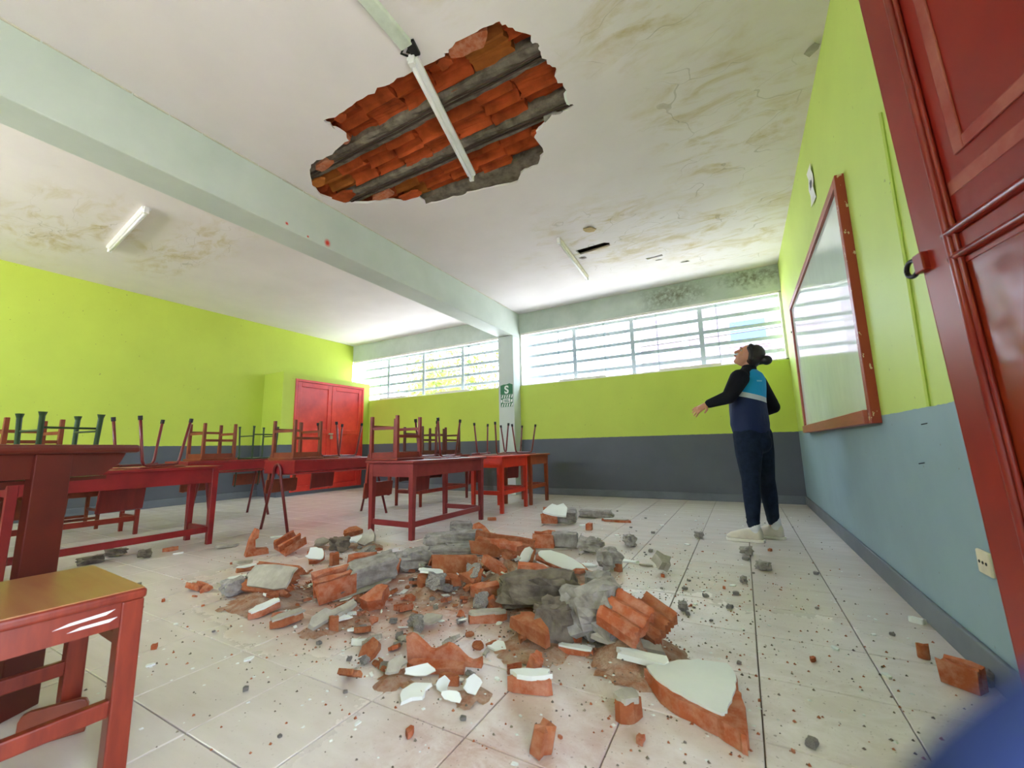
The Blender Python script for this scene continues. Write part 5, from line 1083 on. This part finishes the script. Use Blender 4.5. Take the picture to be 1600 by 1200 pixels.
jn_ = pm_(); limb(jn_, [hipL, (0.04, 4.0, 0.70), kneL, (0.03, 3.993, 0.34), (0.02, 3.99, 0.135)], [0.112, 0.102, 0.070, 0.066, 0.045]); limb(jn_, [hipR, (0.135, 4.158, 0.70), kneR, (0.16, 4.18, 0.34), (0.17, 4.19, 0.135)], [0.112, 0.100, 0.068, 0.064, 0.045])
sph(jn_, (0.085, 4.08, 0.88), (0.128, 0.165, 0.09), (0, 0, -0.42)); sph(jn_, (0.128, 4.075, 0.80), (0.095, 0.125, 0.10))
for k_, (c_, r_) in enumerate((((0.02, 3.99, 0.15), 0.052), ((0.17, 4.19, 0.15), 0.052), ((0.022, 3.99, 0.19), 0.054), ((0.168, 4.188, 0.19), 0.054), ((0.036, 3.995, 0.52), 0.075), ((0.15, 4.165, 0.515), 0.073))): sph(jn_, c_, (r_, r_, 0.016))
skin(fin(jn_), 'jeans', M_JEAN, pr_, 0.009, 4)
bt_ = pm_(); sph(bt_, (-0.035, 4.0, 0.865), 0.008); fin(bt_).build('button', M_BRASS, pr_, smooth=True)
def shoe(ax, ay, ang):
    ca, sa = math.cos(ang), math.sin(ang)
    def P(u, v, z): return (ax + u * ca - v * sa, ay + u * sa + v * ca, z)
    s1 = pm_(); limb(s1, [P(0.03, 0, 0.055), P(-0.02, 0, 0.066), P(-0.09, 0, 0.048), P(-0.15, 0.0, 0.036)], [0.042, 0.044, 0.040, 0.032]); limb(s1, [P(0.035, 0, 0.06), P(0.03, 0, 0.095)], [0.040, 0.038])
    for u in (0.03, -0.02, -0.07, -0.12, -0.155): sph(s1, P(u, 0, 0.03), (0.045, 0.041, 0.024), (0, 0, ang))
    sh = skin(fin(s1), 'shoe', M_SHOE, pr_, 0.007, 4)
    s2 = MB(); out = [(0.085, 0), (0.075, 0.03), (0.04, 0.042), (-0.03, 0.038), (-0.10, 0.046), (-0.16, 0.040), (-0.195, 0.018), (-0.20, 0), (-0.195, -0.018), (-0.16, -0.040), (-0.10, -0.046), (-0.03, -0.038), (0.04, -0.042), (0.075, -0.03)]
    s2.prism([P(u, v, 0)[:2] for u, v in out], 0.0, 0.022); fin(s2).build('sole', M_SOLE, sh, bevel=0.004)
    s3 = pm_(); limb(s3, [P(0.02, 0, 0.09), P(0.015, 0, 0.15)], [0.043, 0.042]); fin(s3).build('sock', M_SOCK, pr_, smooth=True)
    for k_ in range(4): s4 = pm_(); limb(s4, [P(-0.03 - 0.02 * k_, -0.022, 0.098 - 0.008 * k_), P(-0.035 - 0.02 * k_, 0.022, 0.098 - 0.008 * k_)], [0.004, 0.004], 6); fin(s4).build('lace', M_SOLE, sh)
shoe(0.01, 3.99, -0.08); shoe(0.165, 4.19, -0.22 + 0.05)

# ------------------------------------------------------------------ photographer's blue cuff, right at the lens and far out of focus
M_CUFF = simple('blue_cuff_cloth', (46, 60, 116), 0.85, 0.2, scale=300)
cf = MB(); limb(cf, [(0.0129, 0.0531, 0.7682), (0.0165, 0.0546, 0.7710), (0.0206, 0.0563, 0.7742), (0.0247, 0.0580, 0.7768), (0.029, 0.057, 0.777)], [0.0036, 0.0040, 0.0041, 0.0042, 0.0042], 12)
cf = [tuple(v) for v in cf.v], cf.f; c0 = Vector((0.0206, 0.0563, 0.7742)); q = MB(); q.v = [tuple(Vector(v) - c0) for v in cf[0]]; q.f = cf[1]
o = q.build('cuff', M_CUFF, smooth=True); o.location = c0; tag(o, 'out-of-focus dark blue cloth cuff intruding at the lower right corner', 'cuff')
